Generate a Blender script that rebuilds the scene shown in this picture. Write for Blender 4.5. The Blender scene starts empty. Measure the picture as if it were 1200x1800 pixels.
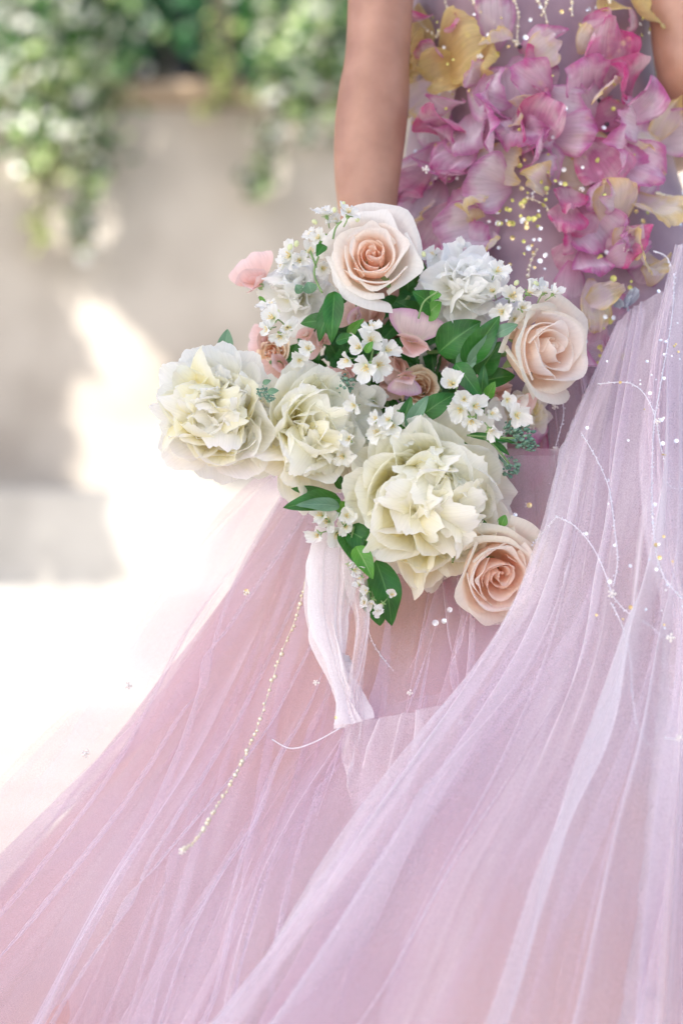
import bpy, math, random
import numpy as np
from mathutils import Vector, Matrix, Quaternion

# ------------------------------------------------------------------ camera, world, sun, exposure
S = bpy.context.scene
COL = S.collection
CAM_Z = 0.63
FPX = 4250.0
cam = bpy.data.cameras.new('camera'); camo = bpy.data.objects.new('camera', cam); COL.objects.link(camo)
camo.location = (0, 0, CAM_Z); camo.rotation_euler = (math.radians(90), 0, 0)
cam.sensor_fit = 'HORIZONTAL'; cam.sensor_width = 24; cam.lens = 85
cam.clip_start = 0.1; cam.clip_end = 400
cam.dof.use_dof = True; cam.dof.focus_distance = 2.47; cam.dof.aperture_fstop = 2.6
S.camera = camo

SUN = Vector((-0.62, -0.72, 0.80)).normalized()         # direction towards the sun
w = bpy.data.worlds.new('World'); S.world = w; w.use_nodes = True
nt = w.node_tree; nt.nodes.clear()
sky = nt.nodes.new('ShaderNodeTexSky'); sky.sky_type = 'NISHITA'; sky.sun_disc = False
sky.sun_elevation = math.asin(SUN.z); sky.sun_rotation = math.atan2(SUN.x, SUN.y)
sky.dust_density = 1.8; sky.air_density = 0.8; sky.ozone_density = 0.8
bg = nt.nodes.new('ShaderNodeBackground'); bg.inputs[1].default_value = 0.15
wo = nt.nodes.new('ShaderNodeOutputWorld')
nt.links.new(sky.outputs[0], bg.inputs[0]); nt.links.new(bg.outputs[0], wo.inputs[0])
sun = bpy.data.lights.new('sun', 'SUN'); sun.energy = 4.2; sun.angle = math.radians(0.5); sun.color = (1.0, 0.95, 0.87)
suno = bpy.data.objects.new('sun', sun); COL.objects.link(suno)
suno.rotation_euler = SUN.to_track_quat('Z', 'Y').to_euler(); suno.location = (-6, -3, 9)

S.view_settings.view_transform = 'Standard'; S.view_settings.look = 'None'
S.view_settings.gamma = 1; S.view_settings.exposure = 1.08
S.render.engine = 'CYCLES'
cy = S.cycles
cy.max_bounces = 16; cy.diffuse_bounces = 9; cy.transmission_bounces = 12; cy.glossy_bounces = 2
cy.transparent_max_bounces = 40; cy.use_denoising = True
cy.sample_clamp_indirect = 6

rng = np.random.default_rng(7)
R_ = random.Random(11)
PI = math.pi

def P(px, py, Y):                       # a point of the photograph at distance Y
    return np.array([(px - 600) / FPX * Y, Y, CAM_Z + (900 - py) / FPX * Y])
def srgb(r, g, b):
    f = lambda c: (c / 255 / 12.92) if c <= 10 else ((c / 255 + 0.055) / 1.055) ** 2.4
    return (f(r), f(g), f(b), 1)

# ------------------------------------------------------------------ object helpers
def tag(o, label=None, cat=None, group=None, kind=None):
    if label: o['label'] = label
    if cat: o['category'] = cat
    if group: o['group'] = group
    if kind: o['kind'] = kind
    return o
def empty(name, loc=(0, 0, 0), parent=None):
    o = bpy.data.objects.new(name, None); COL.objects.link(o); o.location = loc; o.empty_display_size = 0.05
    if parent: o.parent = parent
    return o
def mesh(name, V, F, mat, uv=None, smooth=True):
    me = bpy.data.meshes.new(name)
    V = np.asarray(V, dtype=np.float32)
    if isinstance(F, np.ndarray):
        n, k = F.shape
        me.vertices.add(len(V)); me.vertices.foreach_set('co', V.ravel())
        me.loops.add(n * k); me.loops.foreach_set('vertex_index', F.ravel().astype(np.int32))
        me.polygons.add(n); me.polygons.foreach_set('loop_start', np.arange(0, n * k, k, dtype=np.int32))
        me.update(calc_edges=True)
    else:
        me.from_pydata([tuple(map(float, v)) for v in V], [], [tuple(map(int, f)) for f in F]); me.update()
    if uv is not None:
        l = me.uv_layers.new(name='UVMap')
        idx = np.empty(len(me.loops), dtype=np.int32); me.loops.foreach_get('vertex_index', idx)
        l.data.foreach_set('uv', np.asarray(uv, dtype=np.float32)[idx].ravel())
    me.polygons.foreach_set('use_smooth', [smooth] * len(me.polygons))
    if mat: me.materials.append(mat)
    return me
def link(name, me, parent=None, loc=(0, 0, 0), rot=None):
    o = bpy.data.objects.new(name, me); COL.objects.link(o); o.location = loc
    if rot is not None: o.rotation_mode = 'QUATERNION'; o.rotation_quaternion = rot
    if parent: o.parent = parent
    return o
def grid_faces(n, m):                   # n rows x m columns of vertices
    i = np.arange(n - 1)[:, None] * m + np.arange(m - 1)[None]
    return np.stack([i, i + 1, i + m + 1, i + m], -1).reshape(-1, 4)
class MB:                               # gathers several shapes into one mesh
    def __init__(s): s.V = []; s.F = []; s.U = []; s.n = 0
    def add(s, V, F, U=None):
        V = np.asarray(V, float); s.V.append(V); s.F += [tuple(int(i) + s.n for i in f) for f in F]
        s.U.append(np.asarray(U, float) if U is not None else np.zeros((len(V), 2))); s.n += len(V)
    def mesh(s, name, mat, smooth=True):
        return mesh(name, np.concatenate(s.V), s.F, mat, np.concatenate(s.U), smooth)
def box(x0, x1, y0, y1, z0, z1, b=0.0):
    V = []; F = []
    if b <= 0:
        V = [(x, y, z) for z in (z0, z1) for y in (y0, y1) for x in (x0, x1)]
        F = [(0, 2, 3, 1), (4, 5, 7, 6), (0, 1, 5, 4), (2, 6, 7, 3), (0, 4, 6, 2), (1, 3, 7, 5)]
        return V, F
    prof = [(0, 0), (0, 0)]
    rings = []
    for z, k in ((z0, b), (z0 + b, 0), (z1 - b, 0), (z1, b)):
        for (x, y) in ((x0 + k, y0 + k), (x1 - k, y0 + k), (x1 - k, y1 - k), (x0 + k, y1 - k)): V.append((x, y, z))
    for r in range(3):
        for i in range(4): j = (i + 1) % 4; F.append((r * 4 + i, r * 4 + j, r * 4 + 4 + j, r * 4 + 4 + i))
    F.append((3, 2, 1, 0)); F.append((12, 13, 14, 15))
    return V, F
def spline(pts, n):                     # Catmull-Rom through points -> n samples
    p = np.asarray(pts, float); k = len(p)
    t = np.linspace(0, k - 1, n); i = np.clip(t.astype(int), 0, k - 2); f = (t - i)[:, None] if p.ndim == 2 else (t - i)[:, None, None]
    a = p[np.clip(i - 1, 0, k - 1)]; b = p[i]; c = p[i + 1]; d = p[np.clip(i + 2, 0, k - 1)]
    return 0.5 * (2 * b + (c - a) * f + (2 * a - 5 * b + 4 * c - d) * f ** 2 + (3 * b - a - 3 * c + d) * f ** 3)
def tube(pts, rad, n=10, cap=True, flat=None):
    p = np.asarray(pts, float); k = len(p); rad = np.broadcast_to(np.asarray(rad, float), (k,))
    T = np.gradient(p, axis=0); T /= np.linalg.norm(T, axis=1)[:, None] + 1e-12
    up = np.array([0, 0, 1.0]) if abs(T[0][2]) < 0.9 else np.array([0, 1.0, 0])
    N = np.cross(up, T[0]); N /= np.linalg.norm(N); V = []
    for i in range(k):
        N = N - T[i] * N.dot(T[i]); N /= np.linalg.norm(N); B = np.cross(T[i], N)
        a = np.arange(n) / n * 2 * PI
        fx = 1.0 if flat is None else flat
        V.append(p[i] + rad[i] * (np.cos(a)[:, None] * N + fx * np.sin(a)[:, None] * B))
    V = np.concatenate(V); F = []
    for i in range(k - 1):
        for j in range(n):
            q = (j + 1) % n; F.append((i * n + j, i * n + q, (i + 1) * n + q, (i + 1) * n + j))
    if cap: F.append(tuple(range(n - 1, -1, -1))); F.append(tuple(range((k - 1) * n, k * n)))
    return V, F
def ball(c, r, n=8, m=5, sc=(1, 1, 1)):
    V = [(0, 0, -1)]
    for i in range(1, m):
        a = -PI / 2 + PI * i / m
        for j in range(n): V.append((math.cos(a) * math.cos(2 * PI * j / n), math.cos(a) * math.sin(2 * PI * j / n), math.sin(a)))
    V.append((0, 0, 1)); F = []
    for j in range(n):
        q = (j + 1) % n; F.append((0, 1 + q, 1 + j)); b = 1 + (m - 2) * n; F.append((b + j, b + q, len(V) - 1))
        for i in range(m - 2): F.append((1 + i * n + j, 1 + i * n + q, 1 + (i + 1) * n + q, 1 + (i + 1) * n + j))
    return np.array(V) * r * np.array(sc) + np.asarray(c), F
def snoise(x, y, seed, oct=3):          # cheap smooth noise from sines
    r = np.random.default_rng(seed); o = 0; a = 1.0
    for k in range(oct * 3):
        f = 2 ** (k // 3); th = r.uniform(0, 2 * PI); o = o + a / f * np.sin(f * (x * math.cos(th) + y * math.sin(th)) * r.uniform(.8, 1.3) + r.uniform(0, 6.28)) / 2
    return o

# ------------------------------------------------------------------ materials
def nodes(name):
    m = bpy.data.materials.new(name); m.use_nodes = True; t = m.node_tree; t.nodes.clear()
    out = t.nodes.new('ShaderNodeOutputMaterial')
    return m, t, out
def N(t, typ, **kw):
    n = t.nodes.new('ShaderNode' + typ)
    for k, v in kw.items():
        if k in n.inputs: n.inputs[k].default_value = v
        else: setattr(n, k, v)
    return n
def ramp(t, stops):
    n = t.nodes.new('ShaderNodeValToRGB'); e = n.color_ramp.elements
    while len(e) < len(stops): e.new(0.5)
    for i, (p, c) in enumerate(stops): e[i].position = p; e[i].color = c if len(c) == 4 else (*c, 1)
    return n
def math_(t, op, a, b=None):
    n = t.nodes.new('ShaderNodeMath'); n.operation = op
    for i, v in enumerate((a, b)):
        if v is None: continue
        if isinstance(v, (int, float)): n.inputs[i].default_value = v
        else: t.links.new(v, n.inputs[i])
    return n.outputs[0]
def mixc(t, f, a, b, mode='MIX'):
    n = t.nodes.new('ShaderNodeMix'); n.data_type = 'RGBA'; n.blend_type = mode
    for s, v in ((0, f), (6, a), (7, b)):
        if isinstance(v, (int, float)): n.inputs[s].default_value = v
        elif isinstance(v, tuple): n.inputs[s].default_value = v
        else: t.links.new(v, n.inputs[s])
    return n.outputs[2]
def petal_mat(name, stops, transl=0.35, vein=0.12, rough=0.55, sheen=True, alpha=None, edge=None, blotch=None):
    """flower petal or organza petal: pigment runs from base (v=0) to tip (v=1), fine veins along it"""
    m, t, out = nodes(name)
    uv = N(t, 'UVMap'); sep = N(t, 'SeparateXYZ'); t.links.new(uv.outputs[0], sep.inputs[0])
    geo = N(t, 'NewGeometry')
    tc = N(t, 'TexCoord')
    nz = N(t, 'TexNoise', Scale=70.0, Detail=3.0); t.links.new(tc.outputs['Object'], nz.inputs['Vector'])
    v = math_(t, 'ADD', sep.outputs[1], math_(t, 'MULTIPLY', math_(t, 'SUBTRACT', nz.outputs[0], 0.5), 0.35))
    cr = ramp(t, stops); t.links.new(v, cr.inputs[0]); col = cr.outputs[0]
    if edge:
        e = math_(t, 'MULTIPLY', math_(t, 'ABSOLUTE', math_(t, 'SUBTRACT', sep.outputs[0], 0.5)), 2.0)
        e = math_(t, 'MAXIMUM', e, sep.outputs[1])
        e = math_(t, 'ADD', e, math_(t, 'MULTIPLY', math_(t, 'SUBTRACT', nz.outputs[0], 0.5), 0.5))
        er = ramp(t, [(0.70, (0, 0, 0)), (1.0, (1, 1, 1))]); t.links.new(e, er.inputs[0])
        col = mixc(t, er.outputs[0], col, edge)
    if blotch:
        n2 = N(t, 'TexNoise', Scale=26.0, Detail=4.0, Distortion=0.6); t.links.new(tc.outputs['Object'], n2.inputs['Vector'])
        br = ramp(t, [(0.46, (0, 0, 0)), (0.62, (1, 1, 1))]); t.links.new(n2.outputs[0], br.inputs[0])
        col = mixc(t, br.outputs[0], col, blotch)
    mp = N(t, 'Mapping'); mp.inputs['Scale'].default_value = (38, 2.2, 1); t.links.new(uv.outputs[0], mp.inputs[0])
    vn = N(t, 'TexNoise', Scale=1.0, Detail=3.0, Roughness=0.6); t.links.new(mp.outputs[0], vn.inputs['Vector'])
    vr = ramp(t, [(0.35, (1 - vein,) * 3), (0.6, (1, 1, 1))]); t.links.new(vn.outputs[0], vr.inputs[0])
    col = mixc(t, 1.0, col, vr.outputs[0], 'MULTIPLY')
    bp = N(t, 'Bump', Strength=0.35, Distance=0.0012); t.links.new(vn.outputs[0], bp.inputs['Height'])
    pr = N(t, 'BsdfPrincipled', Roughness=rough); t.links.new(col, pr.inputs['Base Color']); t.links.new(bp.outputs[0], pr.inputs['Normal'])
    pr.inputs['Specular IOR Level'].default_value = 0.25
    if sheen: pr.inputs['Sheen Weight'].default_value = 0.15
    tr = N(t, 'BsdfTranslucent'); t.links.new(col, tr.inputs[0]); t.links.new(bp.outputs[0], tr.inputs['Normal'])
    mx = N(t, 'MixShader', Fac=transl); t.links.new(pr.outputs[0], mx.inputs[1]); t.links.new(tr.outputs[0], mx.inputs[2])
    sh = mx.outputs[0]
    if alpha is not None:
        lw = N(t, 'LayerWeight', Blend=0.5); c = math_(t, 'MAXIMUM', math_(t, 'SUBTRACT', 1.0, lw.outputs['Facing']), 0.12)
        al = math_(t, 'SUBTRACT', 1.0, math_(t, 'POWER', 1 - alpha, math_(t, 'DIVIDE', 1.0, c)))
        tp = N(t, 'BsdfTransparent'); m2 = N(t, 'MixShader'); t.links.new(al, m2.inputs[0]); t.links.new(tp.outputs[0], m2.inputs[1]); t.links.new(sh, m2.inputs[2]); sh = m2.outputs[0]
    t.links.new(sh, out.inputs[0])
    return m
def tulle_mat(name, colA, colB, a0, streak=0.25):
    """net cloth: coverage per layer a0 head-on, denser where the cloth is seen edge-on"""
    m, t, out = nodes(name)
    tc = N(t, 'TexCoord'); uv = N(t, 'UVMap')
    nz = N(t, 'TexNoise', Scale=3.2, Detail=2.0); t.links.new(tc.outputs['Object'], nz.inputs['Vector'])
    cr = ramp(t, [(0.38, colA), (0.62, colB)]); t.links.new(nz.outputs[0], cr.inputs[0])
    mp = N(t, 'Mapping'); mp.inputs['Scale'].default_value = (160, 5, 1); t.links.new(uv.outputs[0], mp.inputs[0])
    st = N(t, 'TexNoise', Scale=1.0, Detail=4.0); t.links.new(mp.outputs[0], st.inputs['Vector'])
    fine = N(t, 'TexNoise', Scale=900.0, Detail=1.0); t.links.new(tc.outputs['Object'], fine.inputs['Vector'])
    k = math_(t, 'ADD', math_(t, 'MULTIPLY', math_(t, 'SUBTRACT', st.outputs[0], 0.5), streak), math_(t, 'MULTIPLY', math_(t, 'SUBTRACT', fine.outputs[0], 0.5), 0.30))
    open_ = math_(t, 'SUBTRACT', 1 - a0, k)
    open_ = math_(t, 'MINIMUM', math_(t, 'MAXIMUM', open_, 0.02), 0.98)
    lw = N(t, 'LayerWeight', Blend=0.5); c = math_(t, 'MAXIMUM', math_(t, 'SUBTRACT', 1.0, lw.outputs['Facing']), 0.16)
    al = math_(t, 'SUBTRACT', 1.0, math_(t, 'POWER', open_, math_(t, 'DIVIDE', 1.0, c)))
    df = N(t, 'BsdfDiffuse'); t.links.new(cr.outputs[0], df.inputs[0])
    tr = N(t, 'BsdfTranslucent'); t.links.new(cr.outputs[0], tr.inputs[0])
    mx = N(t, 'MixShader', Fac=0.45); t.links.new(df.outputs[0], mx.inputs[1]); t.links.new(tr.outputs[0], mx.inputs[2])
    tp = N(t, 'BsdfTransparent'); m2 = N(t, 'MixShader'); t.links.new(al, m2.inputs[0]); t.links.new(tp.outputs[0], m2.inputs[1]); t.links.new(mx.outputs[0], m2.inputs[2])
    t.links.new(m2.outputs[0], out.inputs[0])
    return m
def simple(name, col, rough=0.6, metal=0.0, noise=None, scale=8.0, bump=0.0, spec=0.5, coat=0.0, sss=0.0, detail=4.0):
    m, t, out = nodes(name)
    pr = N(t, 'BsdfPrincipled', Roughness=rough, Metallic=metal); pr.inputs['Specular IOR Level'].default_value = spec
    pr.inputs['Coat Weight'].default_value = coat
    tc = N(t, 'TexCoord')
    nz = N(t, 'TexNoise', Scale=scale, Detail=detail); t.links.new(tc.outputs['Object'], nz.inputs['Vector'])
    if noise:
        cr = ramp(t, [(0.35, col), (0.65, noise)]); t.links.new(nz.outputs[0], cr.inputs[0]); t.links.new(cr.outputs[0], pr.inputs['Base Color'])
    else: pr.inputs['Base Color'].default_value = col if len(col) == 4 else (*col, 1)
    if bump:
        bp = N(t, 'Bump', Strength=0.5, Distance=bump); t.links.new(nz.outputs[0], bp.inputs['Height']); t.links.new(bp.outputs[0], pr.inputs['Normal'])
    if sss:
        pr.inputs['Subsurface Weight'].default_value = sss; pr.inputs['Subsurface Radius'].default_value = (0.012, 0.005, 0.003); pr.inputs['Subsurface Scale'].default_value = 1.0
    t.links.new(pr.outputs[0], out.inputs[0])
    return m
def leaf_mat(name, dark, light, rib, transl=0.18, rough=0.32):
    m, t, out = nodes(name)
    uv = N(t, 'UVMap'); sep = N(t, 'SeparateXYZ'); t.links.new(uv.outputs[0], sep.inputs[0]); tc = N(t, 'TexCoord')
    nz = N(t, 'TexNoise', Scale=45.0, Detail=3.0); t.links.new(tc.outputs['Object'], nz.inputs['Vector'])
    cr = ramp(t, [(0.35, dark), (0.7, light)]); t.links.new(nz.outputs[0], cr.inputs[0])
    u = math_(t, 'ABSOLUTE', math_(t, 'SUBTRACT', sep.outputs[0], 0.5))
    rr = ramp(t, [(0.0, (1, 1, 1)), (0.035, (0, 0, 0))]); t.links.new(u, rr.inputs[0])
    col = mixc(t, math_(t, 'MULTIPLY', rr.outputs[0], 0.7), cr.outputs[0], rib)
    ph = math_(t, 'MULTIPLY', math_(t, 'SUBTRACT', sep.outputs[1], math_(t, 'MULTIPLY', u, 0.55)), 55.0)
    sv = math_(t, 'SINE', ph); vr = ramp(t, [(0.9, (0, 0, 0)), (1.0, (1, 1, 1))]); t.links.new(sv, vr.inputs[0])
    col = mixc(t, math_(t, 'MULTIPLY', vr.outputs[0], 0.18), col, rib)
    bp = N(t, 'Bump', Strength=0.4, Distance=0.001); t.links.new(math_(t, 'SUBTRACT', nz.outputs[0], math_(t, 'MULTIPLY', vr.outputs[0], .5)), bp.inputs['Height'])
    pr = N(t, 'BsdfPrincipled', Roughness=rough); t.links.new(col, pr.inputs['Base Color']); t.links.new(bp.outputs[0], pr.inputs['Normal'])
    tr = N(t, 'BsdfTranslucent'); t.links.new(mixc(t, 0.5, col, (0.25, 0.5, 0.05, 1)), tr.inputs[0])
    mx = N(t, 'MixShader', Fac=transl); t.links.new(pr.outputs[0], mx.inputs[1]); t.links.new(tr.outputs[0], mx.inputs[2])
    t.links.new(mx.outputs[0], out.inputs[0]); return m
def cloud_mat(name, stops, transl=0.3, rough=0.45):         # small leaves: u holds one random number per leaf
    m, t, out = nodes(name)
    uv = N(t, 'UVMap'); sep = N(t, 'SeparateXYZ'); t.links.new(uv.outputs[0], sep.inputs[0])
    cr = ramp(t, stops); t.links.new(sep.outputs[0], cr.inputs[0])
    pr = N(t, 'BsdfPrincipled', Roughness=rough); t.links.new(cr.outputs[0], pr.inputs['Base Color'])
    tr = N(t, 'BsdfTranslucent'); t.links.new(cr.outputs[0], tr.inputs[0])
    mx = N(t, 'MixShader', Fac=transl); t.links.new(pr.outputs[0], mx.inputs[1]); t.links.new(tr.outputs[0], mx.inputs[2])
    t.links.new(mx.outputs[0], out.inputs[0]); return m

M = {}
M['peony'] = petal_mat('peony_petal', [(0.15, (0.95, 0.80, 0.24)), (0.42, (0.97, 0.93, 0.66)), (0.68, (0.97, 0.96, 0.88)), (0.98, (0.97, 0.965, 0.95))], transl=0.5, vein=0.06)
M['peony_cream'] = petal_mat('cream_peony_petal', [(0.15, (0.92, 0.80, 0.30)), (0.46, (0.97, 0.93, 0.64)), (0.72, (0.97, 0.955, 0.82)), (1.0, (0.97, 0.965, 0.91))], transl=0.5, vein=0.06)
M['peony_core'] = petal_mat('peony_heart_petal', [(0.2, (0.94, 0.76, 0.26)), (0.6, (0.95, 0.88, 0.54)), (1.0, (0.95, 0.94, 0.82))], transl=0.5, vein=0.05)
M['peony_white'] = petal_mat('white_peony_petal', [(0.1, (0.94, 0.92, 0.66)), (0.4, (0.97, 0.97, 0.93)), (1.0, (0.97, 0.97, 0.96))], transl=0.5, vein=0.04)
M['white'] = petal_mat('white_petal', [(0.0, (0.84, 0.88, 0.60)), (0.3, (0.93, 0.93, 0.88)), (1.0, (0.95, 0.95, 0.94))], transl=0.45, vein=0.08)
M['rose_in'] = petal_mat('rose_heart_petal', [(0.2, (0.98, 0.70, 0.55)), (0.7, (0.98, 0.82, 0.71)), (0.97, (0.98, 0.86, 0.78))], transl=0.6, vein=0.05, rough=0.5)
M['rose_mid'] = petal_mat('rose_middle_petal', [(0.2, (0.98, 0.76, 0.62)), (0.65, (0.98, 0.88, 0.80)), (0.95, (0.98, 0.93, 0.88))], transl=0.6, vein=0.05, rough=0.5)
M['rose_out'] = petal_mat('rose_outer_petal', [(0.1, (0.94, 0.88, 0.74)), (0.5, (0.95, 0.90, 0.84)), (0.9, (0.97, 0.955, 0.93))], transl=0.55, vein=0.05, rough=0.5)
M['rose_peach'] = petal_mat('peach_rose_outer_petal', [(0.1, (0.97, 0.76, 0.54)), (0.5, (0.98, 0.87, 0.75)), (0.95, (0.97, 0.93, 0.84))], transl=0.55, vein=0.05, rough=0.5)
M['sp_pink'] = petal_mat('sweet_pea_petal', [(0.0, (0.86, 0.62, 0.50)), (0.5, (0.88, 0.60, 0.56)), (1.0, (0.90, 0.70, 0.70))], transl=0.35, vein=0.10)
M['sp_lilac'] = petal_mat('sweet_pea_standard', [(0.0, (0.86, 0.80, 0.62)), (0.35, (0.86, 0.68, 0.68)), (1.0, (0.82, 0.66, 0.72))], transl=0.35, vein=0.12, edge=(0.72, 0.42, 0.60, 1))
M['sp_dusty'] = petal_mat('dusty_sweet_pea_petal', [(0.0, (0.70, 0.42, 0.32)), (0.6, (0.76, 0.50, 0.42)), (1.0, (0.80, 0.60, 0.54))], transl=0.3, vein=0.12)
M['carn'] = petal_mat('spray_rose_petal', [(0.0, (0.74, 0.36, 0.16)), (0.5, (0.92, 0.64, 0.40)), (1.0, (0.95, 0.82, 0.64))], transl=0.3, vein=0.15)
M['stamen'] = simple('yellow_stamen', (0.86, 0.70, 0.34), 0.6)
M['calyx'] = simple('green_calyx', (0.20, 0.34, 0.12), 0.5, noise=(0.32, 0.46, 0.20), scale=60)
M['stem'] = simple('green_stem', (0.10, 0.20, 0.06), 0.5, noise=(0.20, 0.32, 0.11), scale=60)
M['seed'] = simple('blue_green_bud', (0.10, 0.22, 0.17), 0.6, noise=(0.26, 0.42, 0.30), scale=120)
M['leaf'] = leaf_mat('dark_leaf', (0.008, 0.085, 0.010), (0.02, 0.17, 0.018), (0.14, 0.34, 0.08, 1), rough=.42)
M['leaf_b'] = leaf_mat('bright_leaf', (0.05, 0.22, 0.02), (0.12, 0.36, 0.05), (0.35, 0.50, 0.18, 1), transl=0.3)
M['leaf_g'] = leaf_mat('grey_leaf', (0.09, 0.20, 0.12), (0.18, 0.32, 0.20), (0.30, 0.44, 0.30, 1), rough=0.5)

# ------------------------------------------------------------------ petals
def ragged(s, seed, amp):
    r = np.random.default_rng(seed); o = 0
    for f, a in ((2.1, .8), (4.7, .7), (9.5, .6), (17, .5)):
        o = o + a * np.sin(f * s * 1.6 + r.uniform(0, 6.28))
    return amp * (o / 2.0)
def cup_petal(L, Wd, bend=0.6, cup=0.5, ruffle=0.05, rag=0.05, tipw=1.0, seed=0, nu=13, nv=11, curl=0.0, notch=0.0):
    """petal from origin along +Z, inner face towards +X, width along Y"""
    s = np.linspace(-1, 1, nu)[None, :]; t = np.linspace(0, 1, nv)[:, None]
    end = 1 - 0.24 * np.abs(s) ** 2.1 + ragged(s, seed, rag) - notch * np.exp(-(s / 0.16) ** 2)
    tt = t * end
    wp = (0.16 + 0.84 * np.sin(np.clip(tt, 0, 1) ** 0.8 * PI / 2 * 1.25) ** 1.1) * (1 - 0.22 * np.clip(tt, 0, 1) ** 5 * tipw)
    y = s * wp * Wd / 2
    ang = bend * tt - curl * np.clip((tt - 0.65) / 0.35, 0, 1) ** 2
    # centreline by cumulative integration
    d = np.diff(np.concatenate([np.zeros((1, nu)), tt], 0), axis=0) * L
    x = np.cumsum(np.sin(ang) * d, 0); z = np.cumsum(np.cos(ang) * d, 0)
    x = x + cup * (y ** 2) / Wd * 1.6 * np.cos(ang); z = z - cup * (y ** 2) / Wd * 1.6 * np.sin(ang)
    ru = ruffle * L * (tt ** 2) * (snoise(s * 3.1, tt * 2.0, seed + 5, 2) + 0.5 * np.abs(s) * np.sin(s * 9 + seed) + 0.18 * np.abs(s) ** .5 * np.sin(s * 21 + seed * 2 + tt * 5))
    x = x + ru; z = z + 0.3 * ru
    V = np.stack([x, y + 0.25 * ru, z], -1).reshape(-1, 3)
    U = np.stack([np.broadcast_to((s + 1) / 2, tt.shape), np.broadcast_to(t, tt.shape)], -1).reshape(-1, 2)
    return V, grid_faces(nv, nu), U
def place_dir(V, theta, az, twist=0.0, base=0.0):
    """turn a petal (+Z length, +X inner face) so it leaves the flower's axis at angle theta, azimuth az"""
    c, s_ = math.cos(twist), math.sin(twist)
    V = V @ np.array([[c, -s_, 0], [s_, c, 0], [0, 0, 1]]).T
    V = V + np.array([0, 0, base])
    # inner face (+X) must look at the axis: leaf direction d=(sin th,0,cos th), inner = (-cos th,0,sin th)
    st, ct = math.sin(theta), math.cos(theta)
    A = np.array([[-ct, 0, st], [0, -1, 0], [st, 0, ct]])
    V = V @ A.T
    c, s_ = math.cos(az), math.sin(az)
    return V @ np.array([[c, -s_, 0], [s_, c, 0], [0, 0, 1]]).T
def wrap_petal(Rr, p0, p1, p2, p3, wa, az, spiral=0.0, drop=0.15, point=0.0, edge_curl=0.0, seed=0, nu=17, nv=11, ruf=0.01):
    """petal wrapped round the flower's axis; p0..p3 is a Bezier profile of (radius, height)"""
    s = np.linspace(-1, 1, nu)[None, :]; t = np.linspace(0, 1, nv)[:, None]
    b = [(1 - t) ** 3, 3 * t * (1 - t) ** 2, 3 * t * t * (1 - t), t ** 3]
    rad = sum(bb * p[0] for bb, p in zip(b, (p0, p1, p2, p3))); z = sum(bb * p[1] for bb, p in zip(b, (p0, p1, p2, p3)))
    wpf = 0.35 + 0.65 * np.sin(np.clip(t, 0, 1) * PI / 2 * 1.15)
    a = az + s * wa * wpf
    z = z - drop * Rr * np.abs(s) ** 2.6 * t + ruf * Rr * snoise(s * 2.5, t * 2, seed, 2) * t ** 2 * 2
    rad = rad + spiral * Rr * s * t ** 0.5 + edge_curl * Rr * np.abs(s) ** 4 * t ** 2 + ruf * Rr * 2 * snoise(s * 2, t * 2 + 3, seed + 1, 2) * t ** 1.5
    pk = point * Rr * np.exp(-(s / 0.22) ** 2) * t ** 5; rad = rad + pk
    V = np.stack([rad * np.cos(a), rad * np.sin(a), np.broadcast_to(z, a.shape)], -1).reshape(-1, 3)
    U = np.stack([np.broadcast_to((s + 1) / 2, a.shape), np.broadcast_to(t, a.shape)], -1).reshape(-1, 2)
    return V, grid_faces(nv, nu), U

def facing(d, roll=0.0):
    q = Vector(d).normalized().to_track_quat('Z', 'Y')
    return q @ Quaternion((0, 0, 1), roll)

# ------------------------------------------------------------------ background: ground, steps, wall, plants
m_ground = simple('pale_limestone_ground', (0.46, 0.41, 0.34, 1), 0.85, noise=(0.54, 0.49, 0.41, 1), scale=3.0, bump=0.003)
m_step = simple('pale_limestone_step', (0.40, 0.375, 0.34, 1), 0.8, noise=(0.56, 0.53, 0.48, 1), scale=3.0, bump=0.003)
m_wall = simple('old_plaster_wall', (0.34, 0.295, 0.25, 1), 0.9, noise=(0.52, 0.47, 0.41, 1), scale=2.4, bump=0.006, detail=8)
m_cop = simple('brown_coping_stone', (0.30, 0.22, 0.15, 1), 0.9, noise=(0.40, 0.30, 0.21, 1), scale=4.0, bump=0.004)
m_dark = simple('dark_gap_shade', (0.05, 0.055, 0.07, 1), 0.8, noise=(0.10, 0.10, 0.12, 1), scale=5.0)  # near-black colour stands in for the shade behind the hedge
g = mesh('ground', [(-150, -60, 0), (150, -60, 0), (150, 250, 0), (-150, 250, 0)], [(0, 1, 2, 3)], m_ground, smooth=False)
tag(link('ground', g), 'pale sunlit stone ground of the courtyard', kind='structure')
WY = 9.0
def struct(name, parts, mat, label, parent=None):
    mb = MB()
    for b in parts: mb.add(*b)
    o = link(name, mb.mesh(name, mat, smooth=False), parent)
    if parent is None: tag(o, label, kind='structure')
    return o
struct('lower_step', [box(-12, 14, 8.05, 8.62, -0.05, 0.366, 0.012)], m_step, 'lower pale stone step before the wall')
struct('upper_step', [box(-12, 14, 8.60, 9.02, -0.05, 0.715, 0.012)], m_step, 'upper pale stone step at the foot of the wall')
wall = link('garden_wall', (lambda mb: (mb.add(*box(-12, 14, WY, WY + 0.35, 0.0, 2.14)), mb.mesh('garden_wall', m_wall, False))[1])(MB()))
tag(wall, 'shaded beige plaster garden wall under hanging pale sun-flecked vines', 'wall')
x = -4.0
while x < 5:
    wd = R_.uniform(0.62, 0.78)
    V, F = box(-wd / 2, wd / 2, -0.25, 0.20, 0, 0.085, 0.012)
    link('coping_stone', mesh('coping_stone', V, F, m_cop, smooth=False), wall, (x + wd / 2, WY + 0.2, 2.142 + R_.uniform(0, .004)))
    x += wd + 0.012
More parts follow.
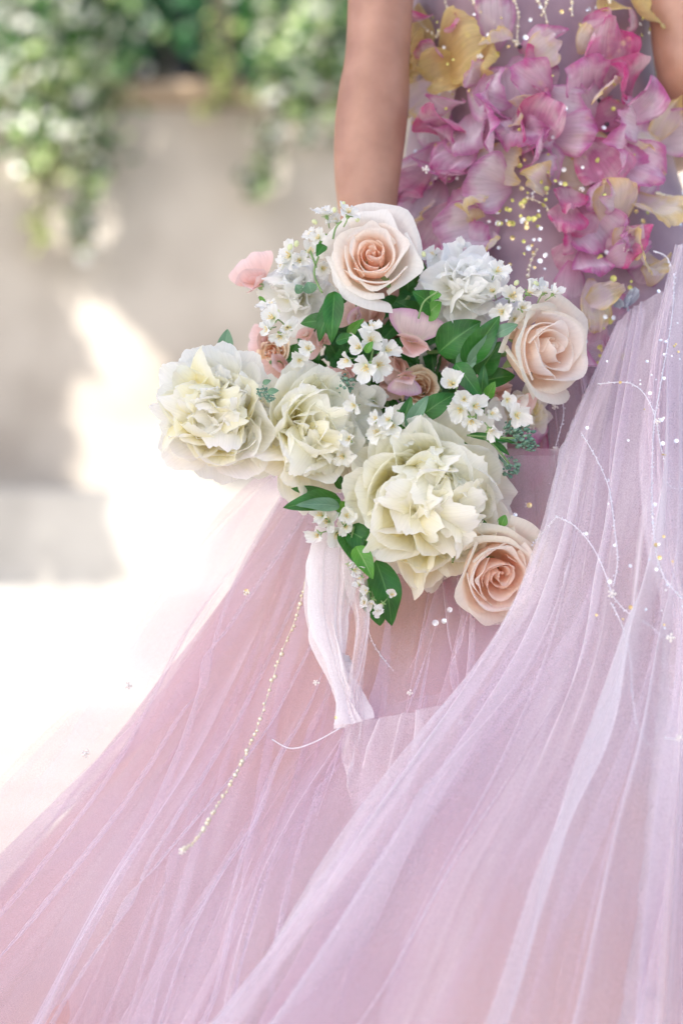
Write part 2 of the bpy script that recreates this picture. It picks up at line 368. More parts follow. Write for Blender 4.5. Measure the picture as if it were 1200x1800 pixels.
back = link('shade_backdrop', (lambda mb: (mb.add(*box(-14, 16, 10.6, 10.9, 0.0, 5.0)), mb.mesh('shade_backdrop', m_dark, False))[1])(MB()))
tag(back, 'dark panel standing in for the shade behind the hedge', 'wall')

def leaf_cloud(C, size, seed, up=0.3, face=None):
    r = np.random.default_rng(seed); n = len(C)
    d = r.normal(size=(n, 3)); d[:, 2] -= up; d /= np.linalg.norm(d, axis=1)[:, None]
    a = r.normal(size=(n, 3)) * (1 if face is None else .5) + (0 if face is None else np.asarray(face)); sdir = np.cross(d, a); sdir /= np.linalg.norm(sdir, axis=1)[:, None]; nn = np.cross(d, sdir)
    L = (np.asarray(size) * r.uniform(0.7, 1.3, n))[:, None]; Wd = L * 0.36
    v0 = C; v1 = C + d * L * .5 + sdir * Wd + nn * L * .08; v2 = C + d * L; v3 = C + d * L * .5 - sdir * Wd + nn * L * .08
    V = np.stack([v0, v1, v2, v3], 1).reshape(-1, 3)
    i = np.arange(n) * 4; F = np.concatenate([np.stack([i, i + 1, i + 2], 1), np.stack([i, i + 2, i + 3], 1)])
    U = np.repeat(np.stack([r.uniform(0, 1, n), np.full(n, .5)], 1), 4, 0)
    return V, F, U
m_vine = cloud_mat('sun_flecked_vine_leaf', [(0.0, (0.015, 0.07, 0.02)), (0.50, (0.08, 0.22, 0.05)), (0.54, (0.50, 0.68, 0.26)), (0.72, (0.78, 0.88, 0.52)), (0.76, (0.93, 0.93, 0.88)), (1.0, (0.93, 0.93, 0.88))], rough=.22)  # pale and white tones put sunlit bokeh spots into the leaf colour
m_vine_g = cloud_mat('yellow_green_vine_leaf', [(0.0, (0.10, 0.22, 0.05)), (0.5, (0.42, 0.50, 0.14)), (1.0, (0.72, 0.76, 0.36))])
m_hedge = cloud_mat('hedge_leaf', [(0.0, (0.015, 0.07, 0.03)), (0.7, (0.04, 0.17, 0.06)), (0.93, (0.08, 0.26, 0.08)), (1.0, (0.40, 0.55, 0.25))])
m_tree = cloud_mat('tree_leaf', [(0.0, (0.03, 0.08, 0.02)), (1.0, (0.07, 0.15, 0.04))], 0.12)
m_bark = simple('grey_brown_bark', (0.10, 0.08, 0.06, 1), 0.9, noise=(0.20, 0.17, 0.13, 1), scale=14, bump=0.01)

def vine(pts, rad, n, mat, label, seed, size=0.06, Y=8.86):
    """a hanging vine: pixel path of its stem (from the coping down), radius of leaf growth in pixels"""
    r = np.random.default_rng(seed)
    p = np.array([P(a, b, Y + r.uniform(-.03, .03)) for a, b in pts]); c = spline(p, 24)
    root = empty('hanging_vine', c[0]); tag(root, label, 'vine', 'vines hanging over the garden wall')
    mb = MB()
    for q in range(4):
        off = r.normal(size=(24, 3)) * 0.012 * np.linspace(.2, 1, 24)[:, None] + np.array([r.uniform(-.04, .04), r.uniform(-.03, .03), 0]) * np.linspace(1, .6, 24)[:, None]
        mb.add(*tube(c - c[0] + off, np.linspace(0.007, 0.003, 24), 5))
    link('stem', mb.mesh('stem', m_bark), root)
    rr = np.interp(np.linspace(0, 1, 24), np.linspace(0, 1, len(rad)), rad) / FPX * Y
    k = r.integers(0, 24, n); wgt = rr[k]
    keep = r.uniform(0, 1, n) < (wgt / rr.max()) * .62; k = k[keep]
    C = (c[k] - c[0]) + r.normal(size=(len(k), 3)) * rr[k][:, None] * np.array([0.55, 0.35, 0.5])
    C[:, 1] = np.clip(C[:, 1], -0.2, 0.10)
    V, F, U = leaf_cloud(C, size, seed + 1, face=SUN)
    tag(link('foliage', mesh('foliage', V, F, mat, U, False), root), kind='stuff')
vine([(20, -160), (30, 0), (40, 120), (60, 240)], [110, 120, 110, 50], 1500, m_vine, 'dense pale vine with painted sun flecks at the far left top of the wall', 21)
vine([(130, -160), (130, 0), (140, 120), (150, 230)], [100, 100, 80, 40], 1300, m_vine, 'thick pale vine with painted sun flecks beside the far left one', 22)
vine([(190, -120), (185, 60), (165, 260), (150, 350), (140, 425)], [60, 55, 34, 26, 22], 620, m_vine, 'long narrow pale vine with painted sun flecks hanging lowest on the left of the wall', 23)
vine([(70, 100), (76, 260), (72, 350), (62, 430)], [60, 30, 18, 16], 330, m_vine_g, 'yellow green vine strand hanging below the left cluster', 24)
vine([(560, -160), (560, 0), (560, 100), (550, 200)], [80, 80, 70, 36], 1000, m_vine, 'pale vine bunch with painted sun flecks just left of the arm', 25)
vine([(470, -160), (470, 0), (478, 130), (475, 250), (450, 320)], [46, 42, 34, 24, 14], 620, m_vine, 'narrow pale vine with painted sun flecks hanging between the dark gap and the bunch by the arm', 26)
vine([(384, -100), (384, 60), (384, 150), (372, 190)], [22, 18, 18, 18], 130, m_vine_g, 'thin yellow green vine strand in the dark gap', 27)
# hedge behind the wall
def hedge():
    r = np.random.default_rng(5); root = empty('hedge', (0, 9.9, 0)); tag(root, 'dark green clipped hedge growing behind the garden wall', 'hedge')
    n = 16000; C = np.stack([r.uniform(-3.2, 2.4, n), r.uniform(9.55, 10.3, n) - 9.9, r.uniform(2.0, 4.2, n)], 1)
    # thinner low down near the middle, where the dark shade panel shows
    px = 600 + C[:, 0] / 9.9 * FPX; py = 900 - (C[:, 2] - CAM_Z) / 9.9 * FPX
    keep = ~((px > 225) & (px < 440) & (py > 80) & (r.uniform(size=n) < 0.93))
    C = C[keep]; V, F, U = leaf_cloud(C, 0.075, 6)
    tag(link('foliage', mesh('foliage', V, F, m_hedge, U, False), root), kind='stuff')
    mb = MB()
    for x in np.arange(-3, 2.4, 0.45):
        b = np.array([x, 0, 0]); mb.add(*tube(spline([b, b + [r.uniform(-.05, .05), 0, 1.2], b + [r.uniform(-.2, .2), r.uniform(-.2, .2), 2.6]], 8), np.linspace(.03, .012, 8), 6))
    link('trunk', mb.mesh('trunk', m_bark), root)
hedge()

# unseen trees added at left for shade, crowns cut to leave sun gaps
def shade_tree(base, C, size, label, seed, side=(0, 0, 0), limbs=16, thick=.045):
    r = np.random.default_rng(seed); base = np.asarray(base, float)
    root = empty('tree', base); tag(root, label, 'tree')
    cen = C.mean(0) + np.array(side); mb = MB()
    top = cen * 0.96 + base * 0.04
    tr = spline([base, base * .72 + cen * .28 + [0.08, 0.05, 0], base * .4 + cen * .6, top], 20) - base
    mb.add(*tube(tr, np.linspace(0.15, 0.05, 20), 12))
    near = np.argsort(np.linalg.norm(C - cen, axis=1))[:len(C) // 3]
    for i in r.choice(near if limbs < 16 else len(C), limbs, replace=False):
        j = r.integers(9, 18); e = C[i] - base
        mb.add(*tube(spline([tr[j], tr[j] * .5 + e * .5 + [0, 0, .12], e], 10), np.linspace(thick, .01, 10), 7))
    link('trunk', mb.mesh('trunk', m_bark), root)
    V, F, U = leaf_cloud(C - base, size, seed + 1, up=0.1)
    tag(link('crown', mesh('crown', V, F, m_tree, U, False), root), kind='stuff')
SV = np.array(SUN)
r = np.random.default_rng(31)
n = 11000                                            # added crown that keeps the sun off the bride
Q = np.stack([r.uniform(-1.3, 1.6, n), np.full(n, 2.6), r.uniform(-0.7, 2.2, n)], 1)
keepb = ((Q[:, 0] - 0.2) / 1.4) ** 2 + ((Q[:, 2] - 0.75) / 1.4) ** 2 < 1 + 0.10 * snoise(Q[:, 0] * 5, Q[:, 2] * 5, 3)
Q = Q[keepb]
C1 = Q + SV * r.uniform(6.8, 8.2, len(Q))[:, None]
shade_tree((-5.2, -2.0, 0), C1, 0.17, 'leafy tree added out of view to shade the bride', 41)
# over the wall: crown shaped by a mask so streaks of sun fall through
n = 26000
Q = np.stack([r.uniform(-2.2, 0.8, n), np.full(n, WY), r.uniform(0.2, 2.25, n)], 1)
px = 600 + Q[:, 0] / WY * FPX; py = 900 - (Q[:, 2] - CAM_Z) / WY * FPX
def blob(cx, cy_, rx, ry, ang=0):
    a = math.radians(ang); dx, dy = px - cx, py - cy_
    u = (dx * math.cos(a) + dy * math.sin(a)) / rx; v = (-dx * math.sin(a) + dy * math.cos(a)) / ry
    return u * u + v * v < 1 + 0.25 * snoise(px / 30, py / 30, 8)
gap = blob(125, 500, 44, 80, -20) | blob(165, 600, 52, 85, -25) | blob(238, 745, 125, 190, -12) | blob(262, 830, 135, 90) | blob(330, 870, 60, 40) | blob(245, 560, 26, 36) | blob(205, 425, 30, 40) | blob(300, 640, 26, 34)
gap |= (py > 850) & (px > 165)
gap |= blob(70, 970, 42, 85, -30) | (py > 1020)
gap |= py < 200
gap |= (snoise(px / 34, py / 46, 19, 2) > 0.95) & (px < 480)
gap |= blob(90, 120, 190, 250) | blob(560, 120, 130, 230) | blob(200, 330, 55, 150) | blob(110, 380, 40, 90) | blob(500, 300, 50, 90)
Q = Q[~gap]
n2_ = 3000; Q2 = np.stack([r.uniform(-1.6, -.75, n2_), np.full(n2_, 8.6), r.uniform(0.30, 0.76, n2_)], 1)  # extra crown leaves added to shade the upper step
px2 = 600 + Q2[:, 0] / 8.6 * FPX; py2 = 900 - (Q2[:, 2] - CAM_Z) / 8.6 * FPX
Q2 = Q2[~((px2 > 165 + 12 * np.sin(py2 / 30)) | (((px2 - 75) / 40) ** 2 + ((py2 - 960) / 62) ** 2 < 1) | (py2 > 1012))]
Q = np.concatenate([Q, Q2])
C2 = Q + SV * r.uniform(3.6, 4.6, len(Q))[:, None]
shade_tree((-5.0, 7.0, 0), C2, 0.085, 'leafy tree out of view, crown shaped to shade the garden wall with sun gaps', 43, side=(-1.5, 0, .3), limbs=9, thick=.025)

# ------------------------------------------------------------------ the bride
person = empty('person', (0.23, 2.80, 0)); PB = np.array([0.23, 2.80, 0])
tag(person, 'bride seen from behind in a lilac tulle gown with pink and yellow fabric petals', 'person')
m_skin, ts, so = nodes('skin')
prs = N(ts, 'BsdfPrincipled', Roughness=0.42); tcs = N(ts, 'TexCoord')
nzs = N(ts, 'TexNoise', Scale=22.0, Detail=8.0); ts.links.new(tcs.outputs['Object'], nzs.inputs['Vector'])
crs = ramp(ts, [(0.3, (0.33, 0.165, 0.11)), (0.7, (0.46, 0.25, 0.175))]); ts.links.new(nzs.outputs[0], crs.inputs[0]); ts.links.new(crs.outputs[0], prs.inputs['Base Color'])
prs.inputs['Subsurface Weight'].default_value = 0.25; prs.inputs['Subsurface Radius'].default_value = (0.010, 0.004, 0.002); prs.inputs['Subsurface Scale'].default_value = 1.0
nzf = N(ts, 'TexNoise', Scale=420.0, Detail=2.0); ts.links.new(tcs.outputs['Object'], nzf.inputs['Vector'])
bps = N(ts, 'Bump', Strength=0.25, Distance=0.0006); ts.links.new(nzf.outputs[0], bps.inputs['Height']); ts.links.new(bps.outputs[0], prs.inputs['Normal'])
ts.links.new(prs.outputs[0], so.inputs[0])

# torso outline (z, centre x, half width, centre y, half depth)
TOR = [(0.55, .238, .150, 2.80, .13), (0.75, .240, .178, 2.80, .145), (0.90, .238, .172, 2.80, .140), (1.00, .232, .155, 2.81, .120), (1.09, .226, .138, 2.81, .105),
       (1.16, .223, .131, 2.81, .098), (1.24, .222, .133, 2.81, .100), (1.33, .222, .145, 2.81, .105), (1.43, .222, .158, 2.815, .100), (1.50, .222, .150, 2.82, .075), (1.54, .222, .085, 2.82, .055)]
def tor(z, extra=0.0):
    T = np.array(TOR); o = [np.interp(z, T[:, 0], T[:, k]) for k in range(1, 5)]
    return o[0], o[1] + extra, o[2], o[3] + extra
mb = MB()
rings = []
zs = np.linspace(0.55, 1.54, 30); na = 28
for z in zs:
    cx, a, cyy, b = tor(z); an = np.arange(na) / na * 2 * PI
    rings.append(np.stack([cx + a * np.sign(np.cos(an)) * np.abs(np.cos(an)) ** 0.9, cyy + b * np.sin(an) + 0.012 * np.exp(-((an - 1.5 * PI) / .2) ** 2), np.full(na, z)], 1))
V = np.concatenate(rings) - PB; F = []
for i in range(len(zs) - 1):
    for j in range(na): q = (j + 1) % na; F.append((i * na + j, i * na + q, (i + 1) * na + q, (i + 1) * na + j))
F.append(tuple(range(na - 1, -1, -1))); F.append(tuple(range((len(zs) - 1) * na, len(zs) * na)))
mb.add(V, F)
def limb(pts, rad, flat=None, n=16, k=24):
    p = spline(np.array(pts) - PB, k); rr = spline(np.array(rad)[:, None], k)[:, 0]
    mb.add(*tube(p, rr, n, True, flat)); 
    mb.add(*ball(p[0], rr[0] * .98, 14, 8)); mb.add(*ball(p[-1], rr[-1] * .98, 14, 8))
limb([(.222, 2.82, 1.50), (.222, 2.825, 1.56), (.222, 2.83, 1.62)], [.062, .052, .054])                       # neck
mb.add(*ball(np.array([.222, 2.85, 1.71]) - PB, 1.0, 24, 16, (.072, .094, .112)))                              # head
mb.add(*ball(np.array([.222, 2.90, 1.655]) - PB, 1.0, 16, 12, (.050, .055, .055)))                             # jaw
mb.add(*ball(np.array([.222, 2.952, 1.685]) - PB, 1.0, 10, 8, (.012, .018, .022)))                             # nose
for s_ in (-1, 1): mb.add(*ball(np.array([.222 + s_ * .073, 2.845, 1.69]) - PB, 1.0, 10, 8, (.012, .022, .030)))  # ears
# lowered arm: shoulder, elbow, wrist read from the photograph
e1 = P(668, 20, 2.70); e2 = P(656, 175, 2.675); e3 = P(648, 260, 2.665); e4 = P(645, 345, 2.655); w1 = P(652, 430, 2.645); w2 = P(662, 480, 2.64)
limb([(.075, 2.81, 1.485), (.050, 2.78, 1.42), e1 + [0.004, 0.02, 0.10], e1], [.050, .046, .040, .0375])
limb([e1, P(663, 100, 2.685), e2, e3, e4, w1, w2], [.0375, .0365, .0405, .0395, .0345, .028, .027], n=18, k=40)
# other arm, at the right edge
r1 = P(1200, 0, 2.74); r2 = P(1208, 110, 2.72)
limb([(.372, 2.81, 1.485), (.394, 2.79, 1.42), r1 + [0.002, 0.02, .10], r1, r2], [.050, .046, .040, .040, .038])
limb([r2, r2 + [0.02, 0.05, -0.05], r2 + [0.01, 0.16, -0.07], r2 + [-0.03, 0.24, -0.08]], [.038, .036, .030, .024])
hb = r2 + [-0.03, 0.24, -0.08]
limb([hb, hb + [-0.04, 0.03, -0.01], hb + [-0.075, 0.04, -0.02]], [.027, .036, .034], flat=.5)
for i in range(4):
    s0 = hb + np.array([-0.075, 0.04, 0.015 - i * .020]); L = (.062, .07, .066, .052)[i]
    limb([s0, s0 + [-L * .5, .0, -.004], s0 + [-L * .85, -.02, -.012]], [.009, .0082, .0068], n=10, k=10)
limb([hb + [-.02, .0, .02], hb + [-.045, -.02, .035], hb + [-.07, -.028, .03]], [.011, .0095, .008], n=10, k=10)
# hand round the bouquet stems
hd = P(668, 540, 2.64)
limb([w2, (w2 + hd) / 2, hd, hd + [0.004, -0.004, -0.03]], [.027, .034, .038, .030], flat=.52)
STM = np.array([0.10, 0.80, 0.55]); STM /= np.linalg.norm(STM)
for i in range(4):
    s0 = hd + np.array([0.020, -0.020 + i * 0.018, -0.028 + i * .006]); L = (.9, 1.0, .95, .8)[i]
    limb([s0, s0 + [-.004, -.002, -.030 * L], s0 + [-.030, -.004, -.050 * L], s0 + [-.052 * L, -.002, -.030], s0 + [-.050, 0, -.012]], [.0092, .0088, .0082, .0075, .0065], n=10, k=16)
limb([w2 + [-.018, -.008, -.02], hd + [-.040, -.018, .0], hd + [-.045, -.028, -.028], hd + [-.028, -.034, -.046]], [.013, .0115, .010, .008], n=10, k=14)
for s_ in (-1, 1):                                                       # legs under the skirt
    limb([(.238 + s_ * .085, 2.80, .80), (.238 + s_ * .09, 2.80, .50), (.238 + s_ * .085, 2.82, .30), (.238 + s_ * .08, 2.83, .11)], [.088, .058, .052, .036])
    limb([(.238 + s_ * .08, 2.83, .11), (.238 + s_ * .085, 2.88, .06), (.238 + s_ * .09, 2.96, .025)], [.034, .034, .024], flat=.7)
body = link('body', mb.mesh('body', m_skin), person)
rm = body.modifiers.new('remesh', 'REMESH'); rm.mode = 'VOXEL'; rm.voxel_size = 0.0055; rm.use_smooth_shade = True
sm = body.modifiers.new('smooth', 'SMOOTH'); sm.iterations = 5; sm.factor = 0.6
m_hair = simple('brown_hair', (0.06, 0.035, 0.02, 1), 0.4, noise=(0.12, 0.07, 0.04, 1), scale=30)
mb = MB(); mb.add(*ball(np.array([.222, 2.835, 1.725]) - PB, 1.0, 24, 16, (.082, .098, .112))); mb.add(*ball(np.array([.222, 2.735, 1.66]) - PB, 1.0, 20, 14, (.048, .045, .045)))
link('hair', mb.mesh('hair', m_hair), person)

# ---- gown: lining (bodice and skirt in one), then net layers, petals, beads
m_lin, tl, lo = nodes('gown_lining')
tcl = N(tl, 'TexCoord'); sepl = N(tl, 'SeparateXYZ'); tl.links.new(tcl.outputs['Object'], sepl.inputs[0])
n1 = N(tl, 'TexNoise', Scale=4.2, Detail=2.0, Distortion=0.5); tl.links.new(tcl.outputs['Object'], n1.inputs['Vector'])
c1 = ramp(tl, [(0.36, (0.56, 0.29, 0.16)), (0.48, (0.54, 0.27, 0.23)), (0.66, (0.50, 0.27, 0.30))]); tl.links.new(n1.outputs[0], c1.inputs[0])
n2 = N(tl, 'TexNoise', Scale=14.0, Detail=5.0); tl.links.new(tcl.outputs['Object'], n2.inputs['Vector'])
c2 = ramp(tl, [(0.35, (0.22, 0.135, 0.18)), (0.65, (0.35, 0.235, 0.275))]); tl.links.new(n2.outputs[0], c2.inputs[0])
zr = ramp(tl, [(0.56, (0, 0, 0)), (0.74, (1, 1, 1))]); tl.links.new(sepl.outputs[2], zr.inputs[0])
cl = mixc(tl, zr.outputs[0], c1.outputs[0], c2.outputs[0])
for (dx_, dy_, dY_, dr_) in ((680, 1120, 2.56, .10), (1165, 1420, 2.36, .11), (1010, 1760, 2.3, .14)):   # apricot dyed patches
    vm = tl.nodes.new('ShaderNodeVectorMath'); vm.operation = 'DISTANCE'; tl.links.new(tcl.outputs['Object'], vm.inputs[0]); vm.inputs[1].default_value = tuple(P(dx_, dy_, dY_) - PB)
    dd = math_(tl, 'ADD', math_(tl, 'DIVIDE', vm.outputs['Value'], dr_), math_(tl, 'MULTIPLY', math_(tl, 'SUBTRACT', n1.outputs[0], .5), 1.2))
    dp = ramp(tl, [(0.5, (1, 1, 1)), (1.0, (0, 0, 0))]); tl.links.new(dd, dp.inputs[0]); cl = mixc(tl, dp.outputs[0], cl, (0.62, 0.30, 0.08, 1))
prl = N(tl, 'BsdfPrincipled', Roughness=0.5); tl.links.new(cl, prl.inputs['Base Color']); prl.inputs['Sheen Weight'].default_value = 0.3
tl.links.new(prl.outputs[0], lo.inputs[0])
LIN = [  # z, left px at its distance -> x handled directly: z, cx, a, cy, b
    (0.00, .20, .78, 2.92, .78), (0.15, .22, .61, 2.89, .60), (0.35, .225, .46, 2.865, .45), (0.55, .23, .345, 2.84, .275), (0.72, .235, .265, 2.82, .215),
    (0.85, .240, .205, 2.81, .170), (0.95, .236, .178, 2.81, .142), (1.02, .230, .160, 2.81, .124), (1.09, .226, .145, 2.81, .112), (1.16, .223, .138, 2.81, .105), (1.24, .222, .140, 2.81, .107), (1.33, .222, .152, 2.81, .112), (1.38, .222, .156, 2.81, .110)]
LA = np.array(LIN)
def lin(z): return [np.interp(z, LA[:, 0], LA[:, k]) for k in range(1, 5)]
def lin_surface(px, py, off=0.0):
    """point of the gown's back surface seen at a pixel, and its normal"""
    Y = 2.70
    for _ in range(6):
        p = P(px, py, Y); cx, a, cyy, b = lin(p[2]); u = np.clip((p[0] - cx) / a, -.97, .97); Y = cyy - b * math.sqrt(1 - u * u)
    p = P(px, py, Y); n = np.array([(p[0] - cx) / a ** 2, (p[1] - cyy) / b ** 2, 0.0]); n /= np.linalg.norm(n)
    return p + n * off, n
nz_, na = 90, 220
z = np.concatenate([np.linspace(0, 0.85, 50), np.linspace(0.86, 1.38, 40)])[:, None]; an = (np.arange(na) / na * 2 * PI)[None, :]
cx, a, cyy, b = [k for k in lin(z)]
flare = np.clip((0.86 - z) / 0.86, 0, 1)
fold = 1 + flare ** 0.8 * (0.055 * np.sin(an * 17 + 1.5 * np.sin(an * 3)) + 0.04 * np.sin(an * 29 + 2 * np.sin(an * 2 + 1) + z * 3))
X = cx + a * np.cos(an) * fold; Yy = cyy + b * np.sin(an) * fold
G = np.stack([X, Yy, np.broadcast_to(z, X.shape)], -1).reshape(-1, 3) - PB
F = []
for i in range(nz_ - 1):
    for j in range(na): q = (j + 1) % na; F.append((i * na + j, i * na + q, (i + 1) * na + q, (i + 1) * na + j))
gown = link('gown', mesh('gown', G, F, m_lin), person)
tag(gown, 'blush lining of the gown, mauve at the bodice and peach in the skirt')

m_t_lilac = tulle_mat('lilac_tulle', (0.82, 0.70, 0.79), (0.88, 0.80, 0.87), 0.22, .08)
m_t_pink = tulle_mat('pink_tulle', (0.82, 0.64, 0.70), (0.86, 0.74, 0.80), 0.38, .08)
m_t_front = tulle_mat('pale_lilac_tulle', (0.85, 0.76, 0.82), (0.91, 0.85, 0.89), 0.27, .08)
def ridges(U, Vv, nr, seed, amp, wmin=0.008, wmax=0.04, drift=0.08):
    r = np.random.default_rng(seed); H = np.zeros_like(U)
    for i in range(nr):
        c0 = r.uniform(-.05, 1.05); v0 = r.uniform(-.3, .75) if r.random() < .6 else -0.3; v1 = r.uniform(.6, 1.6)
        wd = r.uniform(wmin, wmax) * (0.6 + 0.8 * Vv); c = c0 + drift * r.uniform(-1, 1) * (Vv - .5) + 0.006 * np.sin(Vv * r.uniform(4, 12) + i)
        env = np.clip((Vv - v0) / .25, 0, 1) * np.clip((v1 - Vv) / .25, 0, 1)
        d = (U - c) / wd
        skew = r.uniform(-.6, .6)
        H += env * r.uniform(.3, 1) * (wd / wmax) ** 0.7 * r.choice([1, 1, -1]) * np.exp(-np.abs(d + skew * np.abs(d)) ** 1.5)
    return H * amp
def pleat(A, seed, nf, w0, w1, depth):
    """double the cloth back on itself along a number of wandering fold lines"""
    r = np.random.default_rng(seed); nu, nv = A.shape[:2]; u = np.linspace(0, 1, nu)[:, None]; v = np.linspace(0, 1, nv)[None, :]
    M_ = np.broadcast_to(u, (nu, nv)).copy(); H = np.zeros((nu, nv))
    for i in range(nf):
        c0 = r.uniform(.07, .97); c = c0 + r.uniform(-.2, .2) * (v - .3) + r.uniform(0, .02) * np.sin(v * r.uniform(2, 5) + i * 2) + .006 * np.sin(v * r.uniform(3, 9) + i); wd = (w0 + (w1 - w0) * r.uniform(0, 1) ** 1.7) * (.5 + .7 * v) * (1 + .3 * np.sin(v * r.uniform(4, 10)))
        v0 = r.choice([-.4, r.uniform(0, .7)]); v1 = r.choice([1.6, 1.6, r.uniform(.45, 1.0)])
        k = r.uniform(1.3, 2.7) * np.clip((v - v0) / .3, 0, 1) * np.clip((v1 - v) / .3, 0, 1)
        d = (u - c) / wd; e = np.exp(-d * d)
        M_ -= k * wd * d * e; H += depth * k * wd / w1 * (d + .5 * r.choice([-1, 1])) * e
    out = np.empty_like(A); uu = u[:, 0]
    for i in range(int(nf * 1.1)):                      # sharp little creases
        c = r.uniform(.04, .98) + r.uniform(-.12, .12) * (v - .3) + .004 * np.sin(v * r.uniform(5, 14) + i); wd = w0 * r.uniform(.35, .9) * (.5 + .7 * v); v0 = r.uniform(-.3, .8); v1 = v0 + r.uniform(.25, 1.1)
        k = 2.4 * np.clip((v - v0) / .15, 0, 1) * np.clip((v1 - v) / .15, 0, 1); d = (u - c) / wd; e = np.exp(-d * d)
        M_ -= k * wd * d * e; H += depth * .12 * k * (d + .5) * e
    for j in range(nv):
        for q in range(3): out[:, j, q] = np.interp(M_[:, j], uu, A[:, j, q])
    return out, H
def sheet(guides, nu, nv, seed, amp, nr=60, name='tulle_layer', mat=None, parent=None, base=PB, wmin=.008, wmax=.04, edge_noise=0.0, drift=.08, label=None, folds=0, fw=(.006, .034), fd=.018):
    gs = [spline(np.array([P(*q) for q in gd]), nv) for gd in guides]          # each nv x 3
    A = spline(np.stack(gs, 0), nu)                                            # nu x nv x 3
    u = np.linspace(0, 1, nu)[:, None]; v = np.linspace(0, 1, nv)[None, :]; Ug = np.broadcast_to(u, (nu, nv)); Vg = np.broadcast_to(v, (nu, nv))
    du = np.gradient(A, axis=0); dv = np.gradient(A, axis=1); Nn = np.cross(du, dv); Nn /= np.linalg.norm(Nn, axis=-1)[..., None] + 1e-9
    Nn = np.where(Nn[..., 1:2] > 0, -Nn, Nn)
    H = ridges(Ug, Vg, max(8, nr // 3), seed, amp, wmax * .8, wmax * 2.6, drift * 2) * (0.25 + 0.75 * Vg) + ridges(Ug, Vg, nr // 4, seed + 9, amp * .32, wmin * .5, wmax * .45, drift * 2) * (0.25 + 0.75 * Vg)
    H = H + amp * .18 * snoise(Ug * 26 + 3 * Vg, Vg * 12, seed + 4, 2) * Vg + amp * .35 * snoise(Ug * 7, Vg * 5 + Ug * 6, seed + 2, 2) * Vg
    H2 = ridges(Ug, Vg, nr // 3, seed + 50, amp * .5, wmin, wmax * 1.6, drift) * (0.35 + 0.65 * Vg)
    T = du / (np.linalg.norm(du, axis=-1)[..., None] + 1e-9)
    if folds:
        A, Hf = pleat(A, seed + 77, folds, fw[0], fw[1], fd); A = A + Nn * Hf[..., None]
    A = A + Nn * H[..., None] + T * H2[..., None]
    if edge_noise: A = A + Nn * (edge_noise * snoise(Ug * 9, Vg * 9, seed, 3))[..., None]
    me = mesh(name, A.reshape(-1, 3) - base, grid_faces(nu, nv), mat, np.stack([Ug, Vg], -1).reshape(-1, 2))
    o = link(name, me, parent)
    if label: o['label'] = label
    return o
# broad train sweeping to the left
sheet([[(520, 780, 2.70), (385, 910, 2.70), (200, 1150, 2.66), (0, 1375, 2.60), (-260, 1660, 2.52)],
       [(560, 790, 2.66), (470, 960, 2.64), (310, 1210, 2.58), (110, 1480, 2.52), (-120, 1850, 2.44)],
       [(620, 790, 2.63), (570, 1000, 2.60), (470, 1270, 2.52), (320, 1560, 2.42), (170, 1900, 2.32)],
       [(720, 790, 2.60), (700, 1030, 2.56), (650, 1300, 2.46), (560, 1600, 2.36), (470, 1900, 2.27)],
       [(860, 790, 2.57), (870, 1050, 2.53), (860, 1320, 2.43), (830, 1600, 2.34), (800, 1900, 2.25)],
       [(1060, 790, 2.56), (1100, 1050, 2.52), (1130, 1320, 2.43), (1160, 1600, 2.34), (1200, 1900, 2.25)],
       [(1260, 790, 2.60), (1360, 1050, 2.57), (1450, 1320, 2.5), (1550, 1600, 2.42), (1650, 1900, 2.35)]],
      900, 150, 3, 0.030, 80, folds=15, mat=m_t_pink, parent=gown, label='pink net layer of the train sweeping out to the left')
sheet([[(540, 790, 2.68), (402, 915, 2.68), (225, 1140, 2.64), (25, 1375, 2.58), (-230, 1675, 2.50)],
       [(600, 800, 2.62), (520, 1000, 2.60), (390, 1260, 2.52), (210, 1560, 2.44), (30, 1900, 2.35)],
       [(680, 800, 2.59), (640, 1030, 2.56), (560, 1300, 2.47), (440, 1580, 2.37), (330, 1900, 2.28)],
       [(820, 800, 2.56), (820, 1050, 2.52), (790, 1320, 2.42), (720, 1600, 2.32), (650, 1900, 2.23)],
       [(1000, 800, 2.54), (1030, 1050, 2.50), (1040, 1320, 2.40), (1040, 1600, 2.31), (1040, 1900, 2.22)],
       [(1250, 800, 2.58), (1330, 1050, 2.54), (1400, 1320, 2.46), (1480, 1600, 2.38), (1560, 1900, 2.3)]],
      900, 150, 13, 0.030, 80, folds=14, mat=m_t_lilac, parent=gown, label='lilac net layer over the train')
sheet([[(600, 1235, 2.50), (520, 1330, 2.46), (430, 1450, 2.42), (330, 1600, 2.37), (200, 1800, 2.30), (130, 1900, 2.28)],
       [(650, 1240, 2.475), (600, 1330, 2.44), (530, 1450, 2.39), (460, 1600, 2.34), (400, 1800, 2.27), (360, 1900, 2.25)],
       [(760, 1225, 2.46), (745, 1330, 2.42), (710, 1450, 2.37), (670, 1600, 2.32), (620, 1800, 2.24), (590, 1900, 2.22)],
       [(960, 1180, 2.46), (985, 1330, 2.41), (985, 1450, 2.36), (970, 1600, 2.30), (950, 1800, 2.22), (940, 1900, 2.2)]],
      640, 120, 23, 0.026, 60, folds=8, mat=m_t_lilac, parent=gown, label='upper lilac net layer below the bouquet')
